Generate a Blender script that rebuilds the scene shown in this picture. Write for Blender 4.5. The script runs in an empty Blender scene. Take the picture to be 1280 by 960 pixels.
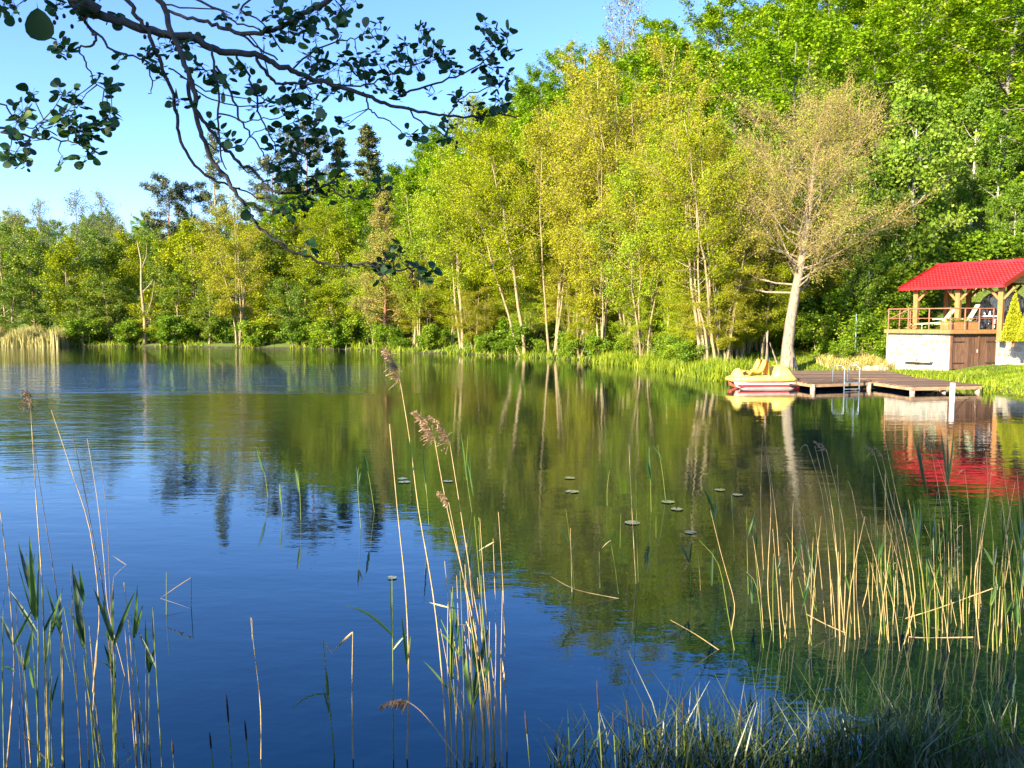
import bpy, math, random
import numpy as np
from mathutils import Vector
R = math.radians
rnd = random.Random(7)
NR = np.random.RandomState(11)
SC = bpy.context.scene
COL = SC.collection

# ------------------------------------------------------------------ camera, sky, sun, exposure
CAM_H, FPX, PITCH = 3.0, 1000.0, math.atan(77/1000)
cam = bpy.data.objects.new('camera', bpy.data.cameras.new('camera'))
COL.objects.link(cam)
cam.location = (0, 0, CAM_H)
cam.rotation_euler = (math.pi/2 - PITCH, 0, 0)
cam.data.sensor_width = 36
cam.data.lens = 36*FPX/1280
cam.data.clip_start = 0.05
cam.data.clip_end = 6000
SC.camera = cam

SUN_AZ, SUN_EL = R(44), R(23)          # light travels 44 deg to the right of straight ahead
w = bpy.data.worlds.new('World')
SC.world = w
w.use_nodes = True
wn, wl = w.node_tree.nodes, w.node_tree.links
bg = wn['Background']
sky = wn.new('ShaderNodeTexSky')
sky.sky_type = 'NISHITA'
sky.sun_disc = False
sky.sun_elevation = SUN_EL
sky.sun_rotation = math.pi + SUN_AZ
sky.air_density = 1.1
sky.dust_density = 0.6
sky.ozone_density = 4.5
hs = wn.new('ShaderNodeHueSaturation')
hs.inputs['Saturation'].default_value = 1.01
gm = wn.new('ShaderNodeGamma')
gm.inputs['Gamma'].default_value = 1.2
wl.new(sky.outputs[0], gm.inputs['Color'])
wl.new(gm.outputs[0], hs.inputs['Color'])
wb = wn.new('ShaderNodeMixRGB')
wb.blend_type = 'MULTIPLY'
wb.inputs[0].default_value = 1.0
wb.inputs[2].default_value = (0.86, 0.84, 1.0, 1)      # white balance of the photograph
wl.new(hs.outputs[0], wb.inputs[1])
wl.new(wb.outputs[0], bg.inputs['Color'])
bg.inputs['Strength'].default_value = 0.092
sl = bpy.data.lights.new('sun', 'SUN')
sl.energy = 4.7
sl.angle = R(0.5)
sl.color = (1.0, 0.84, 0.58)
sun = bpy.data.objects.new('sun', sl)
COL.objects.link(sun)
sun.rotation_euler = Vector((math.sin(SUN_AZ)*math.cos(SUN_EL), math.cos(SUN_AZ)*math.cos(SUN_EL), -math.sin(SUN_EL))).to_track_quat('-Z', 'Y').to_euler()
vs = SC.view_settings
vs.view_transform = 'Standard'
vs.look = 'None'
vs.exposure = 1.9
vs.gamma = 1
SC.cycles.max_bounces = 7
SC.cycles.transparent_max_bounces = 6
SC.cycles.caustics_reflective = False
SC.cycles.caustics_refractive = False

# ------------------------------------------------------------------ pixel rays
_F = Vector((0, math.cos(PITCH), -math.sin(PITCH)))
_U = Vector((0, math.sin(PITCH), math.cos(PITCH)))
def ray(px, py):
    return Vector(((px-640)/FPX, 0, 0)) + _U*((480-py)/FPX) + _F
def at(px, py, Y):
    d = ray(px, py)
    return Vector((0, 0, CAM_H)) + d*(Y/d.y)
def on(px, py, z=0.0):
    d = ray(px, py)
    return Vector((0, 0, CAM_H)) + d*((z-CAM_H)/d.z)

# ------------------------------------------------------------------ object helpers
def thing(name, label, cat, loc=(0, 0, 0), rz=0, group=None):
    o = bpy.data.objects.new(name, None)
    COL.objects.link(o)
    o.location = loc
    o.rotation_euler = (0, 0, rz)
    o.empty_display_size = 0.2
    o['label'] = label
    o['category'] = cat
    if group: o['group'] = group
    return o
def link(name, me, mat=None, parent=None, label=None, kind=None):
    o = bpy.data.objects.new(name, me)
    COL.objects.link(o)
    if mat is not None and not me.materials: me.materials.append(mat)
    if parent is not None: o.parent = parent
    if label: o['label'] = label
    if kind: o['kind'] = kind
    return o
def dup(root, loc, rz=0, scale=1, label=None, group=None):
    r = root.copy()
    COL.objects.link(r)
    r.location = loc
    r.rotation_euler = (0, 0, rz)
    r.scale = scale if hasattr(scale, '__len__') else (scale,)*3
    if label: r['label'] = label
    if group: r['group'] = group
    for ch in root.children:
        c = ch.copy()
        COL.objects.link(c)
        c.parent = r
        for g in ch.children:
            d = g.copy()
            COL.objects.link(d)
            d.parent = c
    return r

class MB:
    def __init__(s):
        s.v, s.f = [], []
    def box(s, c, size, rz=0, taper=1.0, jit=0):
        x, y, z = [k/2 for k in size]
        ca, sa = math.cos(rz), math.sin(rz)
        b = len(s.v)
        for dz in (-1, 1):
            k = taper if dz > 0 else 1
            for dx, dy in ((-1, -1), (1, -1), (1, 1), (-1, 1)):
                px, py = dx*x*k, dy*y*k
                s.v.append((c[0]+px*ca-py*sa+rnd.uniform(-jit, jit), c[1]+px*sa+py*ca+rnd.uniform(-jit, jit), c[2]+dz*z+rnd.uniform(-jit, jit)))
        s.f += [(b+3, b+2, b+1, b), (b+4, b+5, b+6, b+7)] + [(b+i, b+(i+1) % 4, b+4+(i+1) % 4, b+4+i) for i in range(4)]
        return s
    def bar(s, p, q, wx, wz, up=(0, 0, 1)):
        p, q, up = Vector(p), Vector(q), Vector(up)
        d = (q-p).normalized()
        sd = d.cross(up)
        if sd.length < 1e-4: sd = d.cross(Vector((1, 0, 0)))
        sd.normalize()
        u = sd.cross(d)
        b = len(s.v)
        for e in (p, q):
            for a, c in ((-1, -1), (1, -1), (1, 1), (-1, 1)):
                s.v.append(tuple(e + sd*(a*wx/2) + u*(c*wz/2)))
        s.f += [(b, b+1, b+2, b+3), (b+7, b+6, b+5, b+4)] + [(b+i, b+4+i, b+4+(i+1) % 4, b+(i+1) % 4) for i in range(4)]
        return s
    def tube(s, pts, rad, n=6, cap=True):
        pts = [Vector(p) for p in pts]
        if not hasattr(rad, '__len__'): rad = [rad]*len(pts)
        b = len(s.v)
        ref = Vector((0.31, 0.57, 0.76))
        for i, p in enumerate(pts):
            d = pts[min(i+1, len(pts)-1)] - pts[max(i-1, 0)]
            if d.length < 1e-9: d = Vector((0, 0, 1))
            d.normalize()
            sd = d.cross(ref)
            if sd.length < 0.05: sd = d.cross(Vector((1, 0, 0)))
            sd.normalize()
            u = sd.cross(d)
            for k in range(n):
                a = 2*math.pi*k/n
                s.v.append(tuple(p + (sd*math.cos(a) + u*math.sin(a))*rad[i]))
        for i in range(len(pts)-1):
            for k in range(n):
                k2 = (k+1) % n
                s.f.append((b+i*n+k, b+i*n+k2, b+(i+1)*n+k2, b+(i+1)*n+k))
        if cap:
            s.f.append(tuple(b+k for k in range(n))[::-1])
            s.f.append(tuple(b+(len(pts)-1)*n+k for k in range(n)))
        return s
    def prism(s, poly, z0, z1):
        b = len(s.v)
        n = len(poly)
        s.v += [(p[0], p[1], z0) for p in poly] + [(p[0], p[1], z1) for p in poly]
        s.f += [tuple(range(b, b+n))[::-1], tuple(range(b+n, b+2*n))] + [(b+i, b+(i+1) % n, b+n+(i+1) % n, b+n+i) for i in range(n)]
        return s
    def ribbon(s, pts, wid, side, fold=0.0):
        """a leaf blade: three rows of vertices (edge, midrib, edge)"""
        b = len(s.v)
        pts = [Vector(p) for p in pts]
        for i, p in enumerate(pts):
            d = (pts[min(i+1, len(pts)-1)] - pts[max(i-1, 0)]).normalized()
            sd = (Vector(side) - d*Vector(side).dot(d))
            sd = sd.normalized() if sd.length > 1e-4 else Vector((1, 0, 0))
            nn = sd.cross(d)
            s.v += [tuple(p - sd*wid[i] + nn*fold*wid[i]), tuple(p), tuple(p + sd*wid[i] + nn*fold*wid[i])]
        for i in range(len(pts)-1):
            for k in (0, 1):
                s.f.append((b+3*i+k, b+3*i+k+1, b+3*i+k+4, b+3*i+k+3))
        return s
    def mesh(s, name, smooth=False):
        me = bpy.data.meshes.new(name)
        me.from_pydata(s.v, [], s.f)
        if smooth: me.shade_smooth()
        return me
    def obj(s, name, mat, parent=None, label=None, smooth=False, kind=None):
        return link(name, s.mesh(name, smooth), mat, parent, label, kind)

def np_mesh(name, verts, nquads, var=None, tri=False):
    """verts: (N*4,3) consecutive quads (or triples)"""
    k = 3 if tri else 4
    me = bpy.data.meshes.new(name)
    nv = len(verts)
    me.vertices.add(nv)
    me.vertices.foreach_set('co', np.asarray(verts, dtype=np.float32).ravel())
    me.loops.add(nv)
    me.loops.foreach_set('vertex_index', np.arange(nv, dtype=np.int32))
    me.polygons.add(nquads)
    me.polygons.foreach_set('loop_start', np.arange(0, nv, k, dtype=np.int32))
    if var is not None:
        a = me.attributes.new('var', 'FLOAT', 'FACE')
        a.data.foreach_set('value', np.asarray(var, dtype=np.float32))
    me.update(calc_edges=True)
    return me

# ------------------------------------------------------------------ materials
def new_mat(name):
    m = bpy.data.materials.new(name)
    m.use_nodes = True
    nt = m.node_tree
    return m, nt.nodes, nt.links, nt.nodes['Principled BSDF']
def ramp(n, stops):
    r = n.new('ShaderNodeValToRGB')
    e = r.color_ramp.elements
    while len(e) < len(stops): e.new(0.5)
    for i, (p, c) in enumerate(stops):
        e[i].position = p
        e[i].color = (*c, 1)
    return r
def noise(n, l, scale, detail=4, rough=0.6, coord='Object', stretch=None):
    tc = n.new('ShaderNodeTexCoord')
    mp = n.new('ShaderNodeMapping')
    if stretch: mp.inputs['Scale'].default_value = stretch
    t = n.new('ShaderNodeTexNoise')
    t.inputs['Scale'].default_value = scale
    t.inputs['Detail'].default_value = detail
    t.inputs['Roughness'].default_value = rough
    l.new(tc.outputs[coord], mp.inputs['Vector'])
    l.new(mp.outputs[0], t.inputs['Vector'])
    return t
def mat_noise(name, stops, scale=8, rough=0.8, bump=0.3, stretch=None, detail=5, spec=0.3, metallic=0, bdist=0.02):
    m, n, l, p = new_mat(name)
    t = noise(n, l, scale, detail, 0.65, stretch=stretch)
    r = ramp(n, stops)
    l.new(t.outputs['Fac'], r.inputs['Fac'])
    l.new(r.outputs[0], p.inputs['Base Color'])
    p.inputs['Roughness'].default_value = rough
    p.inputs['Specular IOR Level'].default_value = spec
    p.inputs['Metallic'].default_value = metallic
    if bump:
        b = n.new('ShaderNodeBump')
        b.inputs['Strength'].default_value = bump
        b.inputs['Distance'].default_value = bdist
        l.new(t.outputs['Fac'], b.inputs['Height'])
        l.new(b.outputs[0], p.inputs['Normal'])
    return m
def mat_leaf(name, c0, c1, c2=None, trans=0.35, gloss=0.06, tree_var=0.35):
    """leaf colour varies per leaf (mesh attribute) and per tree (object random)"""
    m, n, l, p = new_mat(name)
    n.remove(p)
    at_ = n.new('ShaderNodeAttribute')
    at_.attribute_name = 'var'
    oi = n.new('ShaderNodeObjectInfo')
    mx = n.new('ShaderNodeMath'); mx.operation = 'MULTIPLY_ADD'
    mx.inputs[1].default_value = tree_var
    sc = n.new('ShaderNodeMath'); sc.operation = 'MULTIPLY'
    sc.inputs[1].default_value = 1-tree_var
    l.new(at_.outputs['Fac'], sc.inputs[0])
    l.new(oi.outputs['Random'], mx.inputs[0])
    l.new(sc.outputs[0], mx.inputs[2])
    stops = [(0.1, c0), (0.9, c1)] if c2 is None else [(0.05, c0), (0.5, c1), (0.95, c2)]
    r = ramp(n, stops)
    l.new(mx.outputs[0], r.inputs['Fac'])
    d = n.new('ShaderNodeBsdfDiffuse')
    t = n.new('ShaderNodeBsdfTranslucent')
    g = n.new('ShaderNodeBsdfGlossy')
    g.inputs['Roughness'].default_value = 0.45
    l.new(r.outputs[0], d.inputs['Color'])
    l.new(r.outputs[0], t.inputs['Color'])
    m1 = n.new('ShaderNodeMixShader'); m1.inputs[0].default_value = trans
    l.new(d.outputs[0], m1.inputs[1]); l.new(t.outputs[0], m1.inputs[2])
    m2 = n.new('ShaderNodeMixShader'); m2.inputs[0].default_value = gloss
    l.new(m1.outputs[0], m2.inputs[1]); l.new(g.outputs[0], m2.inputs[2])
    l.new(m2.outputs[0], n['Material Output'].inputs['Surface'])
    return m

M = {}
M['bark_alder'] = mat_noise('bark_alder', [(0.3, (0.16, 0.12, 0.06)), (0.7, (0.42, 0.34, 0.19))], 3, stretch=(4, 4, 0.8))
M['bark_pale'] = mat_noise('bark_pale', [(0.3, (0.10, 0.08, 0.055)), (0.5, (0.27, 0.225, 0.16)), (0.8, (0.40, 0.35, 0.26))], 4, stretch=(3, 3, 1), bump=0.9, bdist=0.05)
M['bark_birch'] = mat_noise('bark_birch', [(0.38, (0.08, 0.07, 0.06)), (0.46, (0.45, 0.43, 0.38)), (0.8, (0.6, 0.58, 0.52))], 3, stretch=(1, 1, 5))
M['bark_beech'] = mat_noise('bark_beech', [(0.3, (0.10, 0.10, 0.085)), (0.7, (0.22, 0.21, 0.18))], 3)
M['bark_pine'] = mat_noise('bark_pine', [(0.3, (0.12, 0.06, 0.035)), (0.7, (0.30, 0.15, 0.07))], 3)
M['bark_dark'] = mat_noise('bark_dark', [(0.3, (0.03, 0.026, 0.024)), (0.7, (0.09, 0.08, 0.075))], 25, stretch=(1, 1, 1), bump=0.5, bdist=0.004)
M['twig_olive'] = mat_noise('twig_olive', [(0.3, (0.24, 0.20, 0.06)), (0.7, (0.38, 0.31, 0.11))], 2, bump=0)
M['twig_tan'] = mat_noise('twig_tan', [(0.3, (0.20, 0.13, 0.065)), (0.7, (0.38, 0.26, 0.14))], 2, bump=0)
M['leaf_alder'] = mat_leaf('leaf_alder', (0.15, 0.21, 0.005), (0.28, 0.345, 0.007), (0.41, 0.44, 0.008), gloss=0.01)
M['leaf_yellow'] = mat_leaf('leaf_yellow', (0.16, 0.26, 0.008), (0.28, 0.39, 0.010), (0.40, 0.47, 0.015), gloss=0.02)
M['leaf_olive'] = mat_leaf('leaf_olive', (0.22, 0.225, 0.012), (0.34, 0.345, 0.022), (0.38, 0.41, 0.012), gloss=0.01)
M['leaf_tan'] = mat_leaf('leaf_tan', (0.25, 0.225, 0.055), (0.35, 0.32, 0.08), (0.34, 0.38, 0.03), gloss=0.01)
M['leaf_beech'] = mat_leaf('leaf_beech', (0.06, 0.15, 0.006), (0.20, 0.35, 0.006), (0.36, 0.48, 0.010), gloss=0.015, tree_var=0.42)
M['leaf_aspen'] = mat_leaf('leaf_aspen', (0.07, 0.16, 0.010), (0.15, 0.27, 0.018), (0.29, 0.40, 0.045), gloss=0.02)
M['leaf_birch'] = mat_leaf('leaf_birch', (0.09, 0.13, 0.05), (0.15, 0.19, 0.07), (0.18, 0.21, 0.09))
M['leaf_left'] = mat_leaf('leaf_left', (0.07, 0.15, 0.014), (0.16, 0.25, 0.02), (0.31, 0.37, 0.03), gloss=0.02)
M['leaf_bush'] = mat_leaf('leaf_bush', (0.07, 0.16, 0.010), (0.16, 0.28, 0.012), (0.29, 0.38, 0.02), gloss=0.02)
M['needle'] = mat_leaf('needle', (0.03, 0.06, 0.03), (0.06, 0.10, 0.045), (0.15, 0.15, 0.05), trans=0.15)
M['needle_spruce'] = mat_leaf('needle_spruce', (0.04, 0.08, 0.025), (0.09, 0.13, 0.035), (0.22, 0.20, 0.05), trans=0.15)
M['thuja'] = mat_leaf('thuja', (0.24, 0.27, 0.015), (0.40, 0.42, 0.02), (0.55, 0.52, 0.04), trans=0.2, tree_var=0.1, gloss=0.01)
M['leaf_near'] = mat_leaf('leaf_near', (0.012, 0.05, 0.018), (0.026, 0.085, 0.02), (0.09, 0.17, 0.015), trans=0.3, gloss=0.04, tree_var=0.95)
M['leaf_big_shaded'] = mat_leaf('leaf_big_shaded', (0.003, 0.014, 0.008), (0.005, 0.019, 0.009), trans=0.2, gloss=0.004, tree_var=0.9)  # darker than leaf_near: shade put into the colour of the big sunlit leaf
M['cone'] = mat_noise('cone', [(0.3, (0.02, 0.014, 0.01)), (0.7, (0.06, 0.04, 0.03))], 60, bump=0.5, bdist=0.003)
M['grass'] = mat_leaf('grass', (0.09, 0.15, 0.008), (0.20, 0.28, 0.010), (0.33, 0.38, 0.02), trans=0.3, tree_var=0, gloss=0.02)
M['grass_dry'] = mat_leaf('grass_dry', (0.26, 0.24, 0.05), (0.40, 0.36, 0.09), (0.48, 0.42, 0.16), trans=0.2, tree_var=0)
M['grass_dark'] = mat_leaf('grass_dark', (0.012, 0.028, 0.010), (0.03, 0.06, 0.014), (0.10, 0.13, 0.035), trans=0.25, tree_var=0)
M['reed_dry'] = mat_noise('reed_dry', [(0.25, (0.26, 0.17, 0.07)), (0.5, (0.46, 0.34, 0.15)), (0.75, (0.58, 0.45, 0.22))], 6, stretch=(1, 1, 3), bump=0, rough=0.55)
M['reed_grey'] = mat_noise('reed_grey', [(0.3, (0.06, 0.05, 0.045)), (0.7, (0.22, 0.17, 0.11))], 6, stretch=(1, 1, 3), bump=0, rough=0.6)
M['reed_green'] = mat_noise('reed_green', [(0.3, (0.10, 0.16, 0.02)), (0.7, (0.24, 0.28, 0.05))], 5, stretch=(1, 1, 2), bump=0, rough=0.5)
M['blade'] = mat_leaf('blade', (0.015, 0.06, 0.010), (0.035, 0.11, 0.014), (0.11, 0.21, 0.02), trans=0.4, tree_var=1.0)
M['blade_dry'] = mat_noise('blade_dry', [(0.3, (0.35, 0.26, 0.12)), (0.7, (0.55, 0.44, 0.24))], 9, bump=0)
M['plume'] = mat_leaf('plume', (0.28, 0.18, 0.09), (0.42, 0.28, 0.15), (0.55, 0.38, 0.22), trans=0.4, tree_var=0.2)
M['lily'] = mat_noise('lily', [(0.3, (0.11, 0.14, 0.09)), (0.7, (0.20, 0.23, 0.16))], 12, rough=0.18, spec=0.6, bump=0.1)
M['stone_a'] = mat_noise('stone_a', [(0.3, (0.31, 0.285, 0.245)), (0.7, (0.42, 0.39, 0.34))], 5, bump=0.4)
M['stone_b'] = mat_noise('stone_b', [(0.3, (0.15, 0.145, 0.13)), (0.7, (0.25, 0.24, 0.21))], 5, bump=0.4)
M['stone_c'] = mat_noise('stone_c', [(0.3, (0.27, 0.21, 0.145)), (0.7, (0.36, 0.29, 0.21))], 5, bump=0.4)
M['mortar'] = mat_noise('mortar', [(0.3, (0.36, 0.32, 0.26)), (0.7, (0.46, 0.42, 0.35))], 9, bump=0.5)
M['wood_door'] = mat_noise('wood_door', [(0.3, (0.085, 0.043, 0.026)), (0.7, (0.20, 0.11, 0.07))], 3, stretch=(6, 6, 0.7), bump=0.3)
M['wood_post'] = mat_noise('wood_post', [(0.3, (0.25, 0.115, 0.04)), (0.7, (0.42, 0.21, 0.08))], 3, stretch=(6, 6, 0.6), bump=0.2)
M['wood_brown'] = mat_noise('wood_brown', [(0.3, (0.22, 0.10, 0.04)), (0.7, (0.38, 0.19, 0.08))], 3, stretch=(6, 6, 0.6), bump=0.2)
M['wood_rail'] = mat_noise('wood_rail', [(0.3, (0.24, 0.10, 0.06)), (0.7, (0.38, 0.18, 0.11))], 3, bump=0.1)
M['wood_gable'] = mat_noise('wood_gable', [(0.3, (0.30, 0.15, 0.06)), (0.7, (0.46, 0.25, 0.11))], 2, stretch=(1, 1, 8), bump=0.2)
M['plank'] = mat_noise('plank', [(0.25, (0.10, 0.065, 0.05)), (0.5, (0.19, 0.125, 0.09)), (0.8, (0.28, 0.19, 0.14))], 2.2, stretch=(1, 7, 7), bump=0.4)
M['dock_beam'] = mat_noise('dock_beam', [(0.3, (0.24, 0.15, 0.08)), (0.7, (0.46, 0.31, 0.18))], 3, bump=0.2)
M['dock_post'] = mat_noise('dock_post', [(0.3, (0.32, 0.22, 0.16)), (0.7, (0.50, 0.38, 0.29))], 5, bump=0.3)
M['pole_white'] = mat_noise('pole_white', [(0.3, (0.55, 0.53, 0.55)), (0.7, (0.75, 0.73, 0.74))], 5, bump=0.05, rough=0.4)
M['metal_blue'] = mat_noise('metal_blue', [(0.3, (0.18, 0.26, 0.33)), (0.7, (0.34, 0.42, 0.50))], 8, rough=0.35, metallic=0.4, bump=0)
M['iron'] = mat_noise('iron', [(0.3, (0.02, 0.018, 0.016)), (0.7, (0.05, 0.045, 0.04))], 20, rough=0.6, bump=0.1)
M['boat_red'] = mat_noise('boat_red', [(0.3, (0.45, 0.10, 0.06)), (0.7, (0.62, 0.18, 0.11))], 3, rough=0.35, bump=0, spec=0.5)
M['boat_scarlet'] = mat_noise('boat_scarlet', [(0.3, (0.55, 0.02, 0.02)), (0.7, (0.68, 0.04, 0.03))], 3, rough=0.35, bump=0, spec=0.5)
M['boat_yellow'] = mat_noise('boat_yellow', [(0.3, (0.76, 0.55, 0.06)), (0.7, (0.80, 0.66, 0.22))], 3, rough=0.35, bump=0, spec=0.5)
M['boat_seat'] = mat_noise('boat_seat', [(0.3, (0.62, 0.36, 0.06)), (0.7, (0.75, 0.48, 0.10))], 3, rough=0.4, bump=0, spec=0.5)
M['boat_pink'] = mat_noise('boat_pink', [(0.3, (0.62, 0.40, 0.36)), (0.7, (0.74, 0.54, 0.48))], 4, rough=0.4, bump=0)
M['lounger'] = mat_noise('lounger', [(0.3, (0.52, 0.62, 0.44)), (0.7, (0.66, 0.74, 0.56))], 6, rough=0.6, bump=0)
M['lounger_green'] = mat_noise('lounger_green', [(0.3, (0.25, 0.48, 0.18)), (0.7, (0.36, 0.58, 0.26))], 6, rough=0.6, bump=0)
M['white'] = mat_noise('white', [(0.3, (0.68, 0.67, 0.64)), (0.7, (0.78, 0.77, 0.74))], 6, rough=0.5, bump=0)
M['amber'] = mat_noise('amber', [(0.3, (0.5, 0.30, 0.04)), (0.7, (0.62, 0.42, 0.08))], 6, rough=0.3, bump=0)
M['roof_red'] = mat_noise('roof_red', [(0.3, (0.33, 0.008, 0.014)), (0.55, (0.50, 0.012, 0.02)), (0.8, (0.56, 0.03, 0.035))], 1.1, rough=0.32, bump=0.0, spec=0.5)
M['sand'] = mat_noise('sand', [(0.3, (0.34, 0.26, 0.14)), (0.7, (0.52, 0.43, 0.27))], 4, bump=0.6)
for nm, lo in (('plank', 0.45), ('wood_door', 0.7), ('roof_red', 0.8), ('stone_a', 0.75)):
    nt_ = M[nm].node_tree
    pb = nt_.nodes['Principled BSDF']
    src = pb.inputs['Base Color'].links[0].from_socket
    oi_ = nt_.nodes.new('ShaderNodeObjectInfo')
    mr_ = nt_.nodes.new('ShaderNodeMapRange'); mr_.inputs[3].default_value = lo; mr_.inputs[4].default_value = 1.15
    nt_.links.new(oi_.outputs['Random'], mr_.inputs[0])
    mm_ = nt_.nodes.new('ShaderNodeMixRGB'); mm_.blend_type = 'MULTIPLY'; mm_.inputs[0].default_value = 1
    nt_.links.new(src, mm_.inputs[1]); nt_.links.new(mr_.outputs[0], mm_.inputs[2]); nt_.links.new(mm_.outputs[0], pb.inputs['Base Color'])
# clear plastic sheet closing the back of the pavilion
m, n, l, p = new_mat('clear_sheet')
p.inputs['Base Color'].default_value = (0.03, 0.04, 0.06, 1)
p.inputs['Roughness'].default_value = 0.12
p.inputs['Specular IOR Level'].default_value = 0.8
t = noise(n, l, 2.5, 3, 0.5, stretch=(1, 1, 0.4))
b = n.new('ShaderNodeBump'); b.inputs['Strength'].default_value = 0.5; b.inputs['Distance'].default_value = 0.1
l.new(t.outputs['Fac'], b.inputs['Height']); l.new(b.outputs[0], p.inputs['Normal'])
M['clear_sheet'] = m

# water: dark body, mirror surface with wind ripples; a wind-ruffled band in mid lake
m, n, l, p = new_mat('water')
p.inputs['Base Color'].default_value = (0.0003, 0.0035, 0.010, 1)
p.inputs['Roughness'].default_value = 0.015
p.inputs['IOR'].default_value = 1.6
p.inputs['Specular IOR Level'].default_value = 0.8
p.inputs['Specular Tint'].default_value = (0.0, 0.75, 1.0, 1)
tc = n.new('ShaderNodeTexCoord')
def wnoise(sc, stretch, detail=3, rough=0.55):
    mp = n.new('ShaderNodeMapping'); mp.inputs['Scale'].default_value = stretch
    mp.inputs['Rotation'].default_value = (0, 0, R(8))
    t = n.new('ShaderNodeTexNoise'); t.inputs['Scale'].default_value = sc
    t.inputs['Detail'].default_value = detail; t.inputs['Roughness'].default_value = rough
    l.new(tc.outputs['Object'], mp.inputs['Vector']); l.new(mp.outputs[0], t.inputs['Vector'])
    return t
r1 = wnoise(3.2, (0.55, 1.3, 1), 3)
r2 = wnoise(0.8, (0.5, 1.2, 1), 2)
calm = wnoise(0.06, (0.6, 1.4, 1), 3)
sx = n.new('ShaderNodeSeparateXYZ'); l.new(tc.outputs['Object'], sx.inputs[0])
def mrange(src, a, b_, c, d):
    k = n.new('ShaderNodeMapRange'); k.interpolation_type = 'SMOOTHSTEP'
    for i, v_ in enumerate((a, b_, c, d)): k.inputs[1+i].default_value = v_
    l.new(src, k.inputs[0]); return k.outputs[0]
def mth(op, a, b_):
    k = n.new('ShaderNodeMath'); k.operation = op
    for i, v_ in enumerate((a, b_)):
        if isinstance(v_, (int, float)): k.inputs[i].default_value = v_
        else: l.new(v_, k.inputs[i])
    return k.outputs[0]
ywob = mth('ADD', sx.outputs['Y'], mth('MULTIPLY', mth('SUBTRACT', calm.outputs['Fac'], 0.5), 22.0))
xcut = mrange(sx.outputs['X'], -14.0, 2.0, 1.0, 0.0)
band = mth('MULTIPLY', mth('MULTIPLY', mrange(ywob, 33.0, 38.0, 0.0, 1.0), mrange(ywob, 50.0, 64.0, 1.0, 0.0)), xcut)
left = mth('MULTIPLY', mrange(ywob, 13.0, 24.0, 0.0, 0.55), mrange(sx.outputs['X'], -9.0, -4.0, 1.0, 0.0))
amp = mth('ADD', mth('ADD', mth('MULTIPLY', band, 3.2), left), mrange(calm.outputs['Fac'], 0.3, 0.7, 0.10, 0.28))
hgt = mth('MULTIPLY', mth('ADD', mth('MULTIPLY', r1.outputs['Fac'], 0.018), mth('MULTIPLY', r2.outputs['Fac'], 0.035)), amp)
b = n.new('ShaderNodeBump'); b.inputs['Strength'].default_value = 1.0; b.inputs['Distance'].default_value = 1.0
l.new(hgt, b.inputs['Height']); l.new(b.outputs[0], p.inputs['Normal'])
M['water'] = m

# ground: leaf litter under the trees, grass near the shore, mud below the waterline
m, n, l, p = new_mat('ground')
t1 = noise(n, l, 0.5, 6, 0.65)
t2 = noise(n, l, 6, 4, 0.7)
ra = ramp(n, [(0.3, (0.05, 0.09, 0.012)), (0.5, (0.10, 0.16, 0.016)), (0.7, (0.17, 0.22, 0.025))])
rb = ramp(n, [(0.3, (0.05, 0.06, 0.015)), (0.7, (0.10, 0.16, 0.02))])
l.new(t2.outputs['Fac'], ra.inputs['Fac']); l.new(t2.outputs['Fac'], rb.inputs['Fac'])
tc = n.new('ShaderNodeTexCoord'); sx = n.new('ShaderNodeSeparateXYZ'); l.new(tc.outputs['Object'], sx.inputs[0])
zz = n.new('ShaderNodeMapRange'); zz.inputs[1].default_value = 2.5; zz.inputs[2].default_value = 6
l.new(sx.outputs['Z'], zz.inputs[0])
mxg = n.new('ShaderNodeMixRGB'); l.new(zz.outputs[0], mxg.inputs[0]); l.new(ra.outputs[0], mxg.inputs[1]); l.new(rb.outputs[0], mxg.inputs[2])
zm = n.new('ShaderNodeMapRange'); zm.inputs[1].default_value = 0.02; zm.inputs[2].default_value = 0.22
l.new(sx.outputs['Z'], zm.inputs[0])
mxm = n.new('ShaderNodeMixRGB'); mxm.inputs[1].default_value = (0.05, 0.038, 0.022, 1)
l.new(zm.outputs[0], mxm.inputs[0]); l.new(mxg.outputs[0], mxm.inputs[2])
l.new(mxm.outputs[0], p.inputs['Base Color'])
p.inputs['Roughness'].default_value = 0.95
b = n.new('ShaderNodeBump'); b.inputs['Strength'].default_value = 0.8; b.inputs['Distance'].default_value = 0.1
l.new(t2.outputs['Fac'], b.inputs['Height']); l.new(b.outputs[0], p.inputs['Normal'])
M['ground'] = m

# ------------------------------------------------------------------ terrain and water
SHORE = [(-130, 92), (-110, 104), (-66, 103), (-46, 100), (-29, 94), (-17.6, 88), (-11.3, 81), (-6.2, 77), (0, 71), (3.9, 65), (7.1, 59),
         (9.9, 52), (10.6, 46), (10.9, 41.5), (12.6, 43.5), (16.6, 45.5), (20, 43.2), (21.6, 40), (20.7, 35.5), (20.5, 32), (22, 28), (24.5, 20), (22, 10),
         (16, 5.9), (8, 5.5), (4, 5.6), (1.6, 5.3), (0.5, 4.6), (-3, 4.3), (-6, 4.4), (-12, 5), (-30, 10), (-60, 28), (-100, 55), (-130, 75)]
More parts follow.
